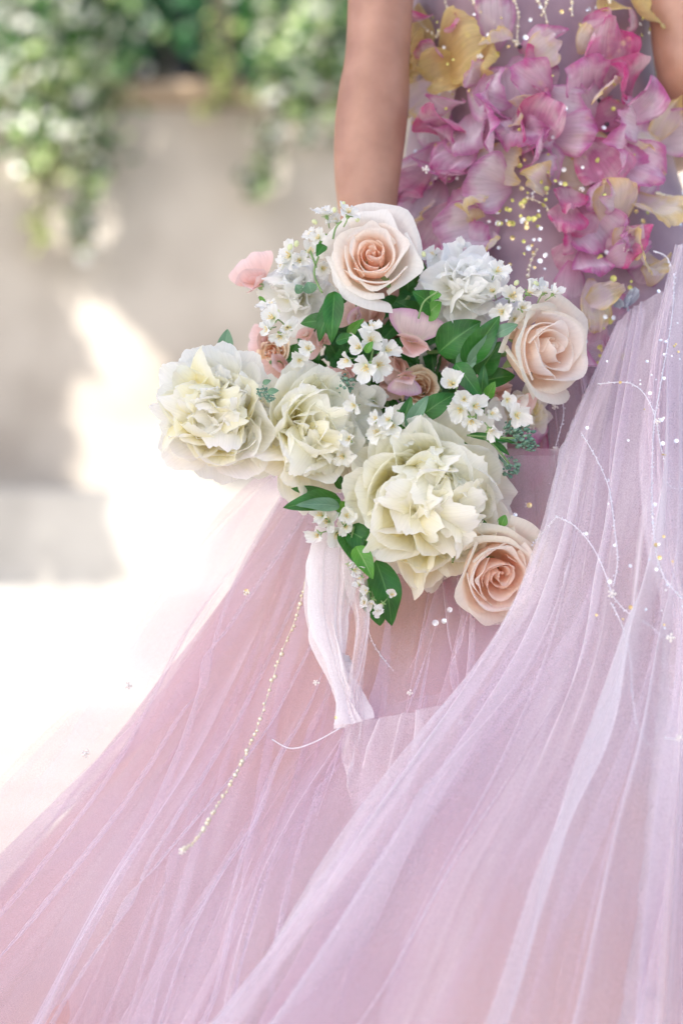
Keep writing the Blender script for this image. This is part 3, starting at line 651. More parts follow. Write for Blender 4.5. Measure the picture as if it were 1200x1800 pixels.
# front swag on the right, folded back along its left edge
FR = [[(1120, 585, 2.64), (1075, 770, 2.55), (1030, 950, 2.47), (960, 1120, 2.42), (840, 1310, 2.36), (690, 1540, 2.30), (500, 1850, 2.24)],
      [(1085, 570, 2.61), (1005, 770, 2.51), (955, 950, 2.42), (880, 1115, 2.38), (745, 1300, 2.32), (575, 1530, 2.26), (350, 1850, 2.19)],
      [(1115, 540, 2.60), (1070, 760, 2.48), (1040, 950, 2.41), (1000, 1130, 2.36), (905, 1330, 2.30), (780, 1560, 2.24), (640, 1870, 2.16)],
      [(1155, 520, 2.60), (1140, 760, 2.47), (1130, 950, 2.40), (1115, 1130, 2.36), (1075, 1330, 2.30), (1010, 1560, 2.23), (930, 1870, 2.15)],
      [(1210, 510, 2.60), (1220, 760, 2.48), (1225, 950, 2.41), (1230, 1130, 2.36), (1230, 1330, 2.30), (1220, 1560, 2.23), (1210, 1870, 2.16)],
      [(1300, 510, 2.64), (1340, 760, 2.53), (1380, 950, 2.46), (1420, 1130, 2.42), (1450, 1330, 2.37), (1480, 1560, 2.30), (1500, 1870, 2.23)]]
sheet(FR, 960, 160, 33, 0.026, 70, folds=15, mat=m_t_front, parent=gown, label='pale lilac net swag on the right with its folded edge over the rose')
FR2 = [[(q[0] + 45 + 60 * (q[1] / 1800), q[1] - 6, q[2] + .035) for q in gd] for gd in FR]
sheet(FR2, 760, 140, 37, 0.024, 60, folds=11, mat=m_t_lilac, parent=gown, label='second lilac net layer under the right hand swag')
sheet([[(1215, 430, 2.62), (1190, 600, 2.54), (1175, 760, 2.47), (1180, 950, 2.40), (1210, 1130, 2.35), (1175, 1400, 2.27), (1140, 1850, 2.14)],
       [(1190, 430, 2.60), (1150, 600, 2.52), (1140, 760, 2.45), (1150, 950, 2.385), (1185, 1130, 2.33), (1155, 1400, 2.25), (1118, 1850, 2.12)],
       [(1240, 430, 2.60), (1220, 600, 2.52), (1215, 760, 2.45), (1225, 950, 2.38), (1240, 1130, 2.33), (1225, 1400, 2.25), (1215, 1850, 2.12)],
       [(1330, 430, 2.64), (1330, 600, 2.56), (1340, 760, 2.50), (1360, 950, 2.44), (1380, 1130, 2.38), (1400, 1400, 2.3), (1420, 1850, 2.18)]],
      420, 140, 43, 0.016, 40, folds=6, mat=m_t_front, parent=gown, label='outermost net panel at the right edge with a long straight fold')
# sheer overskirt between hip and swag
sheet([[(905, 640, 2.64), (915, 760, 2.60), (900, 900, 2.575), (880, 1040, 2.555), (850, 1200, 2.53)],
       [(950, 600, 2.64), (965, 760, 2.59), (960, 900, 2.56), (945, 1040, 2.54), (920, 1200, 2.51)],
       [(1010, 560, 2.64), (1030, 760, 2.58), (1035, 900, 2.55), (1030, 1040, 2.52), (1010, 1200, 2.5)],
       [(1100, 520, 2.65), (1130, 760, 2.59), (1140, 900, 2.56), (1140, 1040, 2.53), (1130, 1200, 2.51)]],
      240, 80, 53, 0.014, 34, folds=8, mat=m_t_lilac, parent=gown, label='narrow pleated net beside the hip')

# organza petals sewn on the bodice
M['g_pink'] = petal_mat('pink_organza', [(0.0, (0.55, 0.12, 0.28)), (0.30, (0.74, 0.44, 0.60)), (0.8, (0.86, 0.70, 0.80))], transl=0.4, vein=0.18, alpha=0.62, edge=(0.60, 0.14, 0.40, 1))
M['g_mag'] = petal_mat('magenta_organza', [(0.0, (0.42, 0.07, 0.22)), (0.5, (0.66, 0.24, 0.42)), (1.0, (0.74, 0.36, 0.52))], transl=0.4, vein=0.2, alpha=0.68, edge=(0.66, 0.06, 0.28, 1), blotch=(0.80, 0.55, 0.62, 1))
M['g_lil'] = petal_mat('lilac_organza', [(0.0, (0.60, 0.26, 0.42)), (0.3, (0.78, 0.62, 0.74)), (0.8, (0.88, 0.80, 0.87))], transl=0.4, vein=0.18, alpha=0.60, edge=(0.62, 0.24, 0.50, 1))
M['g_crm'] = petal_mat('cream_organza', [(0.0, (0.64, 0.44, 0.24)), (0.4, (0.84, 0.76, 0.60)), (1.0, (0.88, 0.82, 0.70))], transl=0.4, vein=0.12, alpha=0.62, edge=(0.80, 0.62, 0.24, 1), blotch=(0.82, 0.68, 0.72, 1))
M['g_yel'] = petal_mat('yellow_organza', [(0.0, (0.52, 0.30, 0.10)), (0.5, (0.74, 0.52, 0.20)), (1.0, (0.80, 0.66, 0.34))], transl=0.4, vein=0.15, alpha=0.62, edge=(0.76, 0.60, 0.22, 1))
M['gold'] = simple('gold_bead', (0.80, 0.68, 0.46, 1), 0.2, metal=0.35, noise=(0.85, 0.80, 0.68, 1), scale=400)
M['pearl'] = simple('pearl', (0.80, 0.76, 0.72, 1), 0.25, coat=0.5)
M['silver'] = simple('silver_thread', (0.72, 0.70, 0.76, 1), 0.35, metal=0.3)
M['seq_w'] = simple('white_sequin', (0.82, 0.84, 0.88, 1), 0.12, metal=0.35)
M['seq_y'] = simple('lime_sequin', (0.62, 0.60, 0.18, 1), 0.2, metal=0.3)
M['seq_g'] = simple('gold_sequin', (0.72, 0.56, 0.28, 1), 0.2, metal=0.6)
M['darkbead'] = simple('dark_bead', (0.05, 0.03, 0.05, 1), 0.2)

def gown_petal(px, py, ang, L, Wd, mk, lift=0.5, curl=1.1, fold=0.6, off=0.008, flat=None):
    """organza petal rooted at a pixel, growing in image direction ang (deg, 0 = right, 90 = up), L and Wd in pixels"""
    a = math.radians(ang)
    rx, ry = px - math.cos(a) * L / 2, py + math.sin(a) * L / 2
    if flat is None: p, n = lin_surface(rx, ry, off)
    else: p = P(rx, ry, flat); n = np.array([0, -1.0, 0])
    sc = p[1] / FPX
    V, F, U = cup_petal(L * sc * 1.1, Wd * sc * 1.3, bend=curl * R_.uniform(.3, 1.8), cup=fold * R_.uniform(-.4, 1.8), ruffle=0.22, rag=0.025, seed=int(px * 7 + py), nu=21, nv=17, curl=R_.uniform(.6, 2.6), tipw=1.4)
    d = np.array([math.cos(a), 0, math.sin(a)]); d = d - n * d.dot(n); d /= np.linalg.norm(d)
    zz = d * math.cos(lift) + n * math.sin(lift); xx = n * math.cos(lift) - d * math.sin(lift)
    sg = R_.choice([1, 1, -1]); 
    if sg < 0: V = V * np.array([-1, 1, 1]) * np.array([.6, 1, 1])
    yy = np.cross(zz, xx)
    W_ = V[:, :1] * xx + V[:, 1:2] * yy + V[:, 2:] * zz
    link('petal', mesh('petal', W_, F, M[mk], U), gown, p - PB)
GP = [(840, 104, 10, 125, 110, 'g_yel', .25), (760, 172, 205, 100, 80, 'g_crm', .5), (732, 110, 262, 150, 50, 'g_yel', .3), (722, 235, 250, 110, 50, 'g_crm', .3), (772, 234, 255, 115, 75, 'g_lil', .55),
      (726, 335, 230, 140, 60, 'g_mag', .4), (735, 300, 225, 120, 70, 'g_pink', .3), (790, 290, 300, 100, 80, 'g_pink', .4), (750, 378, 240, 130, 110, 'g_lil', .4), (700, 380, 215, 90, 60, 'g_pink', .3), (830, 215, 300, 75, 45, 'g_pink', .8),
      (826, 250, 265, 90, 40, 'g_crm', .8), (925, 200, 350, 125, 110, 'g_pink', .5), (896, 258, 200, 100, 60, 'g_mag', .6), (890, 205, 150, 90, 70, 'g_lil', .4), (916, 315, 165, 105, 50, 'g_crm', .8), (968, 292, 330, 100, 70, 'g_pink', .4),
      (1015, 295, 20, 95, 85, 'g_crm', .3), (939, 135, 200, 85, 80, 'g_mag', .3), (1033, 100, 100, 140, 85, 'g_mag', .35), (1005, 150, 120, 100, 70, 'g_pink', .3), (1002, 186, 335, 120, 45, 'g_lil', .9), (1102, 172, 62, 130, 45, 'g_pink', .9), (1062, 205, 20, 100, 50, 'g_mag', .5),
      (1087, 268, 265, 110, 80, 'g_lil', .4), (1137, 212, 80, 95, 55, 'g_crm', .8), (1155, 275, 250, 110, 55, 'g_pink', .8), (1182, 190, 60, 110, 80, 'g_pink', .5), (1172, 140, 30, 90, 60, 'g_mag', .3), (1170, 235, 10, 90, 70, 'g_lil', .5),
      (985, 375, 260, 95, 50, 'g_mag', .7), (1010, 345, 160, 80, 45, 'g_pink', .9), (1038, 405, 300, 100, 90, 'g_pink', .3), (1068, 360, 95, 95, 70, 'g_crm', .4), (1123, 400, 285, 130, 80, 'g_crm', .5), (1085, 470, 230, 110, 80, 'g_crm', .35),
      (1002, 463, 250, 100, 70, 'g_mag', .5), (985, 430, 200, 60, 40, 'g_mag', .8), (817, 352, 130, 85, 55, 'g_pink', .7), (826, 414, 200, 110, 90, 'g_lil', .4), (840, 420, 60, 90, 60, 'g_pink', .7), (862, 375, 285, 120, 40, 'g_crm', .6), (882, 462, 290, 120, 50, 'g_crm', .4),
      (790, 380, 320, 80, 50, 'g_crm', .5), (1141, 475, 75, 60, 40, 'g_crm', .9), (1073, 512, 25, 110, 40, 'g_crm', .8), (1000, 500, 265, 90, 50, 'g_pink', .4), (1035, 540, 270, 100, 45, 'g_crm', .3),
      (1040, 620, 255, 110, 50, 'g_mag', .4), (1015, 660, 265, 110, 45, 'g_pink', .3), (942, 800, 262, 140, 34, 'g_mag', .3), (935, 760, 250, 100, 40, 'g_pink', .3), (820, 1045, 215, 90, 60, 'g_mag', .3), (862, 1110, 240, 90, 40, 'g_mag', .2), (880, 40, 80, 110, 60, 'g_lil', .3), (1085, 50, 250, 110, 60, 'g_yel', .3)]
for g_ in GP: gown_petal(*g_[:7])
rp = np.random.default_rng(12)
for i in range(30):                                     # small curled petals between the large ones
    a_, b_ = rp.uniform(775, 1125), rp.uniform(40, 500)
    if (850 < a_ < 970 and 320 < b_ < 520) or b_ > 300 + (a_ - 700) * .9 and a_ < 850: continue
    gown_petal(a_, b_, rp.uniform(0, 360), rp.uniform(50, 95), rp.uniform(30, 60), str(rp.choice(['g_pink', 'g_mag', 'g_crm', 'g_lil', 'g_lil', 'g_pink', 'g_crm'])), rp.uniform(.5, 1.1), off=.016)
for i in range(22):                                     # the dense band of blooms round the waist
    a_, b_ = rp.uniform(765, 1140), rp.uniform(140, 330)
    gown_petal(a_, b_, rp.uniform(0, 360), rp.uniform(80, 120), rp.uniform(55, 90), ['g_pink', 'g_lil', 'g_mag', 'g_pink', 'g_crm'][i % 5], rp.uniform(.25, .8), off=.012)
for (a_, b_, c_, d_, e_) in ((770, 60, 300, 120, 80), (800, 95, 340, 110, 80), (790, 130, 200, 90, 70), (870, 120, 350, 90, 60), (1060, 30, 280, 80, 50)):
    gown_petal(a_, b_, c_, d_, e_, 'g_yel', .3, off=.006)
for (a_, b_, c_, d_, e_, m_) in ((880, 170, 330, 110, 85, 'g_lil'), (910, 235, 10, 120, 90, 'g_pink'), (850, 250, 290, 100, 70, 'g_lil'), (955, 215, 60, 100, 70, 'g_mag'), (895, 290, 340, 110, 60, 'g_crm'), (850, 195, 200, 90, 70, 'g_pink'), (950, 280, 300, 90, 60, 'g_lil'), (800, 330, 250, 100, 80, 'g_pink'), (780, 400, 230, 110, 80, 'g_mag'), (840, 370, 300, 90, 60, 'g_crm'), (1000, 240, 350, 100, 70, 'g_pink'), (985, 400, 260, 90, 60, 'g_mag')):
    gown_petal(a_, b_, c_, d_, e_, m_, .4, off=.014)
for (a_, b_, c_, d_, e_) in ((1100, 440, 330, 100, 75), (1060, 430, 200, 90, 70), (1030, 480, 280, 90, 60), (1120, 490, 250, 80, 50), (1075, 560, 250, 90, 45)):
    gown_petal(a_, b_, c_, d_, e_, ['g_crm', 'g_pink', 'g_mag'][a_ % 3], .45, off=.010)
for (a_, b_, c_) in ((1090, 530, 20), (1078, 540, 200), (1100, 524, 60)):     # small blue-grey scrap
    M.setdefault('g_blue', petal_mat('blue_organza', [(0, (0.30, 0.40, 0.50)), (1, (0.62, 0.70, 0.76))], alpha=0.7))
    gown_petal(a_, b_, c_, 44, 18, 'g_blue', .5)

def string(pts, Yoff=None, thread=0.0006, bead=None, every=0.008, mat='silver', name='bead_string', parent=gown, base=PB, Y=None, on=None):
    c = []
    for q in pts:
        if len(q) == 3: c.append(P(*q))
        else: c.append(lin_surface(q[0], q[1], 0.012)[0])
    c = np.array(c); L = np.linalg.norm(np.diff(c, axis=0), axis=1).sum(); n = max(12, int(L / 0.004))
    s = spline(c, n) - base
    mb = MB(); mb.add(*tube(s, thread, 5))
    if bead:
        k = max(2, int(L / every)); idx = np.linspace(0, n - 1, k)
        for i in idx:
            q = s[int(i)] + rng.normal(size=3) * .0006; rb = bead * rng.uniform(.6, 1.25)
            mb.add(*ball(q, rb, 6, 4))
    return link(name, mb.mesh(name, M[mat]), parent)
# beaded strands down the bodice
for pts in ([(735, 0), (748, 30), (765, 55), (778, 66)], [(793, 0), (795, 30), (785, 55), (778, 68)], [(835, 0), (850, 25), (870, 40), (895, 65), (918, 90)], [(905, 0), (912, 30), (910, 70), (922, 95)],
            [(942, 0), (955, 25), (962, 60), (970, 80)], [(960, 0), (955, 20), (950, 30)], [(1000, 0), (1000, 30)], [(1062, 0), (1058, 40), (1060, 80), (1056, 130), (1050, 190)], [(815, 262), (822, 290), (834, 315), (840, 335)],
            [(780, 305), (796, 320), (808, 300)], [(930, 350), (950, 358), (962, 368)], [(930, 485), (934, 460), (944, 440)], [(1140, 340), (1160, 345), (1195, 352)]):
    string(pts, bead=0.0023, every=0.0046, mat='gold')
for pts in ([(750, 108), (778, 148)], [(757, 150), (790, 152)], [(700, 300), (770, 283)], [(895, 245), (945, 252)], [(930, 262), (900, 282)], [(1020, 200), (1065, 222)], [(1040, 190), (1078, 218)], [(1068, 450), (1120, 436)], [(1090, 430), (1110, 460)]):
    string(pts, bead=0.0016, every=0.02, mat='gold', thread=0.0008)
# the long gold beaded strand lying on the train
string([(543, 985, 2.52), (525, 1070, 2.51), (490, 1160, 2.47), (455, 1270, 2.42), (420, 1350, 2.38), (375, 1430, 2.34), (340, 1480, 2.31), (320, 1495, 2.30)], bead=0.0022, every=0.0060, mat='gold', thread=.0005)
string([(478, 1300, 2.43), (510, 1316, 2.42), (550, 1306, 2.415), (598, 1280, 2.41)], thread=.0007, mat='silver', name='loose_thread')
# silver embroidery threads on the swag
TH = [[(1050, 675, 2.49), (1100, 672, 2.48), (1130, 690, 2.465), (1150, 730, 2.455), (1160, 780, 2.44), (1170, 820, 2.43)],
      [(1022, 762, 2.475), (1050, 810, 2.455), (1070, 860, 2.43), (1080, 930, 2.40), (1085, 985, 2.385), (1078, 1030, 2.375)],
      [(978, 908, 2.415), (1010, 925, 2.40), (1040, 960, 2.39), (1060, 1000, 2.38), (1074, 1040, 2.365)], [(978, 908, 2.415), (950, 940, 2.43), (935, 960, 2.45)],
      [(1074, 1045, 2.365), (1100, 1075, 2.355), (1135, 1095, 2.35), (1160, 1115, 2.345), (1178, 1120, 2.34)],
      [(1074, 1060, 2.36), (1095, 1105, 2.345), (1108, 1160, 2.33), (1112, 1230, 2.31), (1125, 1290, 2.295), (1160, 1325, 2.29)],
      [(1185, 480, 2.57), (1180, 560, 2.52), (1160, 680, 2.46), (1148, 760, 2.435), (1146, 900, 2.375), (1160, 1000, 2.35), (1200, 1055, 2.34)],
      [(1165, 840, 2.42), (1180, 856, 2.42), (1205, 860, 2.42)], [(1190, 1300, 2.25), (1168, 1298, 2.25)], [(985, 690, 2.60), (990, 730, 2.58), (975, 790, 2.57), (965, 850, 2.56)],
      [(640, 1085, 2.53), (655, 1130, 2.52), (675, 1160, 2.51), (692, 1180, 2.5)], [(1150, 442, 2.6), (1170, 450, 2.6), (1182, 480, 2.59), (1186, 540, 2.56)]]
for t_ in TH: string([(a, b, c - .012) for a, b, c in t_], bead=0.0008, every=0.0022, mat='silver', thread=0.0005)
# sequins
def disc(r, n=10):
    a = np.arange(n) / n * 2 * PI; V = [(r * math.cos(q), r * math.sin(q), 0) for q in a] + [(r * .35 * math.cos(q), r * .35 * math.sin(q), -r * .18) for q in a]
    F = [(i, (i + 1) % n, n + (i + 1) % n, n + i) for i in range(n)] + [tuple(range(n, 2 * n))]
    return V, F
SQ = {k: mesh('sequin', *disc(1.0), M[k], smooth=False) for k in ('seq_w', 'seq_y', 'seq_g')}
def sequin(p, n, r, k):
    q = Vector(tuple(n)) + Vector(tuple(rng.normal(size=3) * .25))
    o = link('sequin', SQ[k], gown, tuple(np.asarray(p) - PB), q.normalized().to_track_quat('Z', 'Y')); o.scale = (r, r, r)
rs = np.random.default_rng(77)
def sq_field(n, x0, x1, y0, y1, mix, rmin=2.0, rmax=5.0, off=0.02):
    for _ in range(n):
        a, b = rs.uniform(x0, x1), rs.uniform(y0, y1); p, nn = lin_surface(a, b, off * rs.uniform(.6, 1.2))
        sequin(p, nn, rs.uniform(rmin, rmax) / FPX * p[1], rs.choice(['seq_w', 'seq_y', 'seq_g'], p=mix))
sq_field(34, 860, 960, 330, 500, [.5, .25, .25], 2, 5); sq_field(26, 880, 960, 350, 400, [.1, .75, .15], 3, 6)
sq_field(70, 780, 1110, 5, 200, [.3, .4, .3], 2, 5.5, .03); sq_field(44, 900, 1130, 190, 360, [.35, .4, .25], 2, 5, .034); sq_field(22, 1090, 1195, 280, 400, [.6, .15, .25], 2, 5)
sq_field(40, 730, 860, 10, 330, [.35, .15, .5], 1.6, 4, .026); sq_field(26, 1000, 1100, 480, 640, [.2, .6, .2], 2, 6); sq_field(10, 1040, 1080, 440, 470, [.2, .6, .2], 2, 5)
for _ in range(56):                                   # along the silver threads of the swag
    t_ = TH[int(rs.choice([0, 1, 6, 6, 6, 4]))]; c = spline(np.array([P(a, b, d) for a, b, d in t_]), 60); i = rs.integers(0, 60)
    p = c[i] + np.array([rs.normal() * .010, -.022, rs.normal() * .010]); sequin(p, (0, -1, .2), rs.uniform(1.6, 4.2) / FPX * 2.4, rs.choice(['seq_w', 'seq_g'], p=[.7, .3]))
for a, b, k, s_ in ((765, 1095, 'seq_w', 6), (790, 1072, 'seq_w', 5), (780, 1092, 'seq_w', 5), (905, 905, 'seq_w', 4), (910, 915, 'seq_w', 4), (913, 930, 'seq_w', 4), (930, 888, 'seq_g', 5), (810, 1270, 'seq_w', 5), (812, 1388, 'seq_g', 4), (433, 1040, 'seq_g', 5), (590, 1262, 'seq_g', 3)):
    sequin(P(a, b, 2.40 if b > 1200 else 2.50), (0, -1, .3), s_ / FPX * 2.5, k)
# little pearl flowers
def pearl_flower(px, py, Y, r=0.005):
    mb = MB(); V, F = ball((0, -r * .5, 0), r * .55, 8, 6); mb.add(V, F)
    for i in range(6):
        a = i / 5.2 * 2 * PI + rng.uniform(-.3, .3); k_ = r * rng.uniform(.8, 1.15); mb.add(*ball((k_ * math.cos(a), 0, k_ * math.sin(a)), r * rng.uniform(.32, .52), 6, 4, (1, .5, 1)))
    link('pearl_flower', mb.mesh('pearl_flower', M['pearl']), gown, tuple(P(px, py, Y) - PB))
for q in ((320, 1497, 2.30), (555, 1200, 2.44), (720, 1218, 2.44), (1075, 1043, 2.34), (1193, 1297, 2.22), (975, 715, 2.575), (976, 790, 2.56), (1178, 1121, 2.31), (433, 1042, 2.5), (225, 1205, 2.56), (150, 1325, 2.55), (1022, 332, 2.64), (928, 888, 2.54), (1155, 740, 2.42), (1100, 438, 2.62), (925, 246, 2.64), (748, 297, 2.64), (843, 98, 2.66)):
    pearl_flower(*q, r=rng.uniform(.0022, .0034))
for a, b in ((915, 88), (958, 65), (1103, 438), (1080, 440), (1052, 223), (1080, 220), (1038, 182), (1146, 262), (1168, 270), (1128, 216)):
    p, nn = lin_surface(a, b, .022); V, F = ball((0, 0, 0), .0028, 8, 6); link('dark_bead', mesh('dark_bead', V, F, M['darkbead']), gown, tuple(p - PB))

# ------------------------------------------------------------------ the bouquet
BB = P(650, 720, 2.56)
bq = empty('bouquet', BB)
tag(bq, 'round bouquet of white peonies, blush roses, sweet peas and jasmine trailing a silk ribbon', 'bouquet')

def peony(px, py, Y, rpx, d, mk, label, seed, npet=64, squash=(1, 1), th0=6, th1=112):
    c = P(px, py, Y); R0 = rpx / FPX * Y; r = np.random.default_rng(seed); q = facing(d, r.uniform(0, 6))
    mb = MB(); mb.add(*ball((0, 0, -R0 * .12), R0 * .16, 10, 6)); mb.add(*tube([(0, 0, -R0 * .2), (0, 0.0, -R0 * .8)], R0 * .05, 6))
    fl = link('peony', mb.mesh('peony', M['calyx']), bq, tuple(c - BB), q); fl['label'] = label
    for i in range(npet):
        f = (i + .5) / npet; th = math.radians(th0 + (th1 - th0) * f ** 0.75) + r.normal() * .10; az = i * 2.39996 + r.normal() * .25
        if f > 0.80: L = R0 * r.uniform(.86, 1.06); Wd = R0 * r.uniform(.6, .95); be = r.uniform(.2, .9); ru = .08; rg = .02; cu = .45; tw = r.normal() * .15; crl = r.uniform(0, .6)
        elif f > 0.30: L = R0 * r.uniform(.90, 1.12); Wd = R0 * r.uniform(.55, .90); be = r.uniform(.5, 1.5); ru = .09; rg = .026; cu = r.uniform(.3, .9); tw = r.normal() * .35; crl = r.uniform(-.5, 1.0)
        else: L = R0 * r.uniform(.92, 1.2); Wd = R0 * r.uniform(.42, .82); be = r.uniform(.8, 2.0); ru = .12; rg = .035; cu = r.uniform(.4, 1.0); tw = r.normal() * .5; crl = r.uniform(-.8, .8)
        V, F, U = cup_petal(L, Wd, be, cu, ru, rg, seed=seed * 100 + i, curl=crl, nu=23, nv=13)
        V = place_dir(V, th, az, tw, base=R0 * .03)
        V[:, 2] -= R0 * .18
        link('petal', mesh('petal', V, F, M['peony_core' if (f < .6 and mk != 'peony_white' and r.random() < .28) else mk], U), fl)
    mb = MB()                                            # narrow inner ruffles
    for i in range(34):
        th = abs(r.normal()) * .8; L = R0 * r.uniform(.50, .92)
        V, F, U = cup_petal(L, R0 * r.uniform(.14, .30), r.uniform(-.3, 1.2), .5, .15, .08, seed=seed * 300 + i, nu=7, nv=8)
        V = place_dir(V, th, r.uniform(0, 6.28), r.normal() * .8); V[:, 2] -= R0 * .15; mb.add(V, F, U)
    link('inner_petals', mb.mesh('inner_petals', M[mk]), fl)
    return fl
def rose(px, py, Y, rpx, d, label, seed, outer='rose_out', mid='rose_mid', inner='rose_in', n=22, roll=0.0, openk=1.0):
    c = P(px, py, Y); Rr = rpx / FPX * Y; r = np.random.default_rng(seed); q = facing(d, roll)
    mb = MB(); mb.add(*ball((0, 0, -Rr * .55), Rr * .2, 10, 6)); mb.add(*tube([(0, 0, -Rr * .6), (0, 0.0, -Rr * 1.3)], Rr * .06, 6))
    fl = link('rose', mb.mesh('rose', M['calyx']), bq, tuple(c - BB), q); fl['label'] = label
    for i in range(n):
        f = i / (n - 1); rr = Rr * (0.05 + 0.72 * f ** 0.9); az = i * 2.39996 + r.normal() * .35
        zt = r.normal() * .03 * Rr + Rr * (0.42 - 0.10 * (1 - f) * (1 - f) - 0.55 * max(0, f - .55) ** 1.1 * 1.2); zb = -Rr * .55
        wa = (1.55 - 0.55 * f) * r.uniform(.8, 1.2)
        cr = Rr * (0.015 + 0.27 * max(0, f - .25) ** 1.2) * openk * r.uniform(.8, 1.25)
        p0 = (rr * .25, zb); p1 = (rr * 1.15 + Rr * .05, zb + Rr * .12); p2 = (rr * .93, zt - Rr * .02); p3 = (rr + cr, zt - Rr * .02 - cr * .35)
        V, F, U = wrap_petal(Rr, p0, p1, p2, p3, wa, az, spiral=.06, drop=.10 + .16 * f, point=.10 * r.uniform(.2, 1.4) * (f > .3), edge_curl=.05 * f, seed=seed * 77 + i, ruf=.022 + .035 * f)
        tl_ = r.normal() * .05 * (0.4 + f); rx_ = r.uniform(0, 6.28); ax_ = np.array(Quaternion((math.cos(rx_), math.sin(rx_), 0), tl_).to_matrix()); V = V @ ax_.T
        mk = inner if f < .36 else (mid if f < .72 else outer)
        link('petal', mesh('petal', V, F, M[mk], U), fl)
    for i in range(5):                                    # sepals
        V, F, U = cup_petal(Rr * .6, Rr * .16, .2, .3, .02, 0, seed=i, nu=5, nv=6); V = place_dir(V, 1.9, i * 1.257); V[:, 2] -= Rr * .5
        link('sepal', mesh('sepal', V, F, M['calyx'], U), fl)
    return fl
peony(384, 728, 2.50, 126, (-0.18, -1, 0.12), 'peony', 'full white peony, leftmost flower of the bouquet', 1, 72)
peony(540, 760, 2.505, 130, (0.6, -1, -0.05), 'peony_cream', 'white peony half hidden behind the leftmost one', 2, 58)
peony(748, 872, 2.50, 172, (0.0, -1, -0.18), 'peony_cream', 'largest cream peony, low in the middle of the bouquet', 3, 78)
peony(816, 505, 2.53, 84, (0.2, -1, 0.35), 'peony_white', 'white peony at the top right behind the jasmine', 4, 38)
peony(520, 512, 2.56, 70, (-0.3, -1, 0.25), 'peony_white', 'white peony at the upper left behind the jasmine', 5, 34)
peony(922, 722, 2.58, 52, (0.3, -1, -0.4), 'peony_cream', 'small cream peony under the right hand rose', 6, 30)
rose(655, 452, 2.50, 90, (-0.05, -1, 0.28), 'open white rose with a peach heart at the top of the bouquet', 7, roll=.4)
rose(958, 612, 2.52, 97, (0.78, -1, 0.05), 'peach rose tilted to the right on the right side of the bouquet', 8, outer='rose_peach', mid='rose_mid', inner='rose_mid', n=19, roll=1.2, openk=1.25)
rose(874, 1008, 2.465, 99, (0.24, -1, -0.24), 'peach rose hanging lowest, half under the net swag', 9, outer='rose_peach', mid='rose_mid', inner='rose_in', n=21, roll=2.5)
rose(738, 682, 2.56, 36, (0.1, -1, 0.0), 'small brownish peach spray rose in the centre', 10, outer='carn', mid='carn', inner='carn', n=18)
rose(478, 618, 2.58, 30, (-0.3, -1, 0.0), 'small peach spray rose behind the leftmost jasmine', 12, outer='carn', mid='carn', inner='rose_in', n=14)

# sweet peas
def sweet_pea(px, py, Y, spx, d, std, wing, label, seed, roll=0.0):
    c = P(px, py, Y); r0 = spx / FPX * Y; r = np.random.default_rng(seed); q = facing(d, roll)
    V, F = ball((0, 0, -r0 * .1), r0 * .12, 8, 5, (1, 1, 1.3)); mb = MB(); mb.add(V, F); mb.add(*tube([(0, 0, -r0 * .15), (0, .1 * r0, -r0 * .6)], r0 * .04, 5))
    fl = link('sweet_pea', mb.mesh('sweet_pea', M['calyx']), bq, tuple(c - BB), q); fl['label'] = label
    for i, (th, az, L, W_, mk, be, ru) in enumerate(((1.05, 1.57, 1.0, 1.7, std, -.25, .12), (.35, 1.45, .75, 1.1, wing, .2, .12), (.9, -1.2, .75, .85, wing, .7, .10), (.8, -2.1, .72, .8, wing, .7, .10), (.35, -1.57, .5, .35, std, .9, .02))):
        V, F, U = cup_petal(r0 * L, r0 * W_, be, .35 if i else -.12, ru, .03, seed=seed * 31 + i, curl=r.uniform(0, .8), nu=15, nv=12, notch=.10 if i == 0 else 0)
        link('petal', mesh('petal', place_dir(V, th, az, r.normal() * .12), F, M[mk], U), fl)
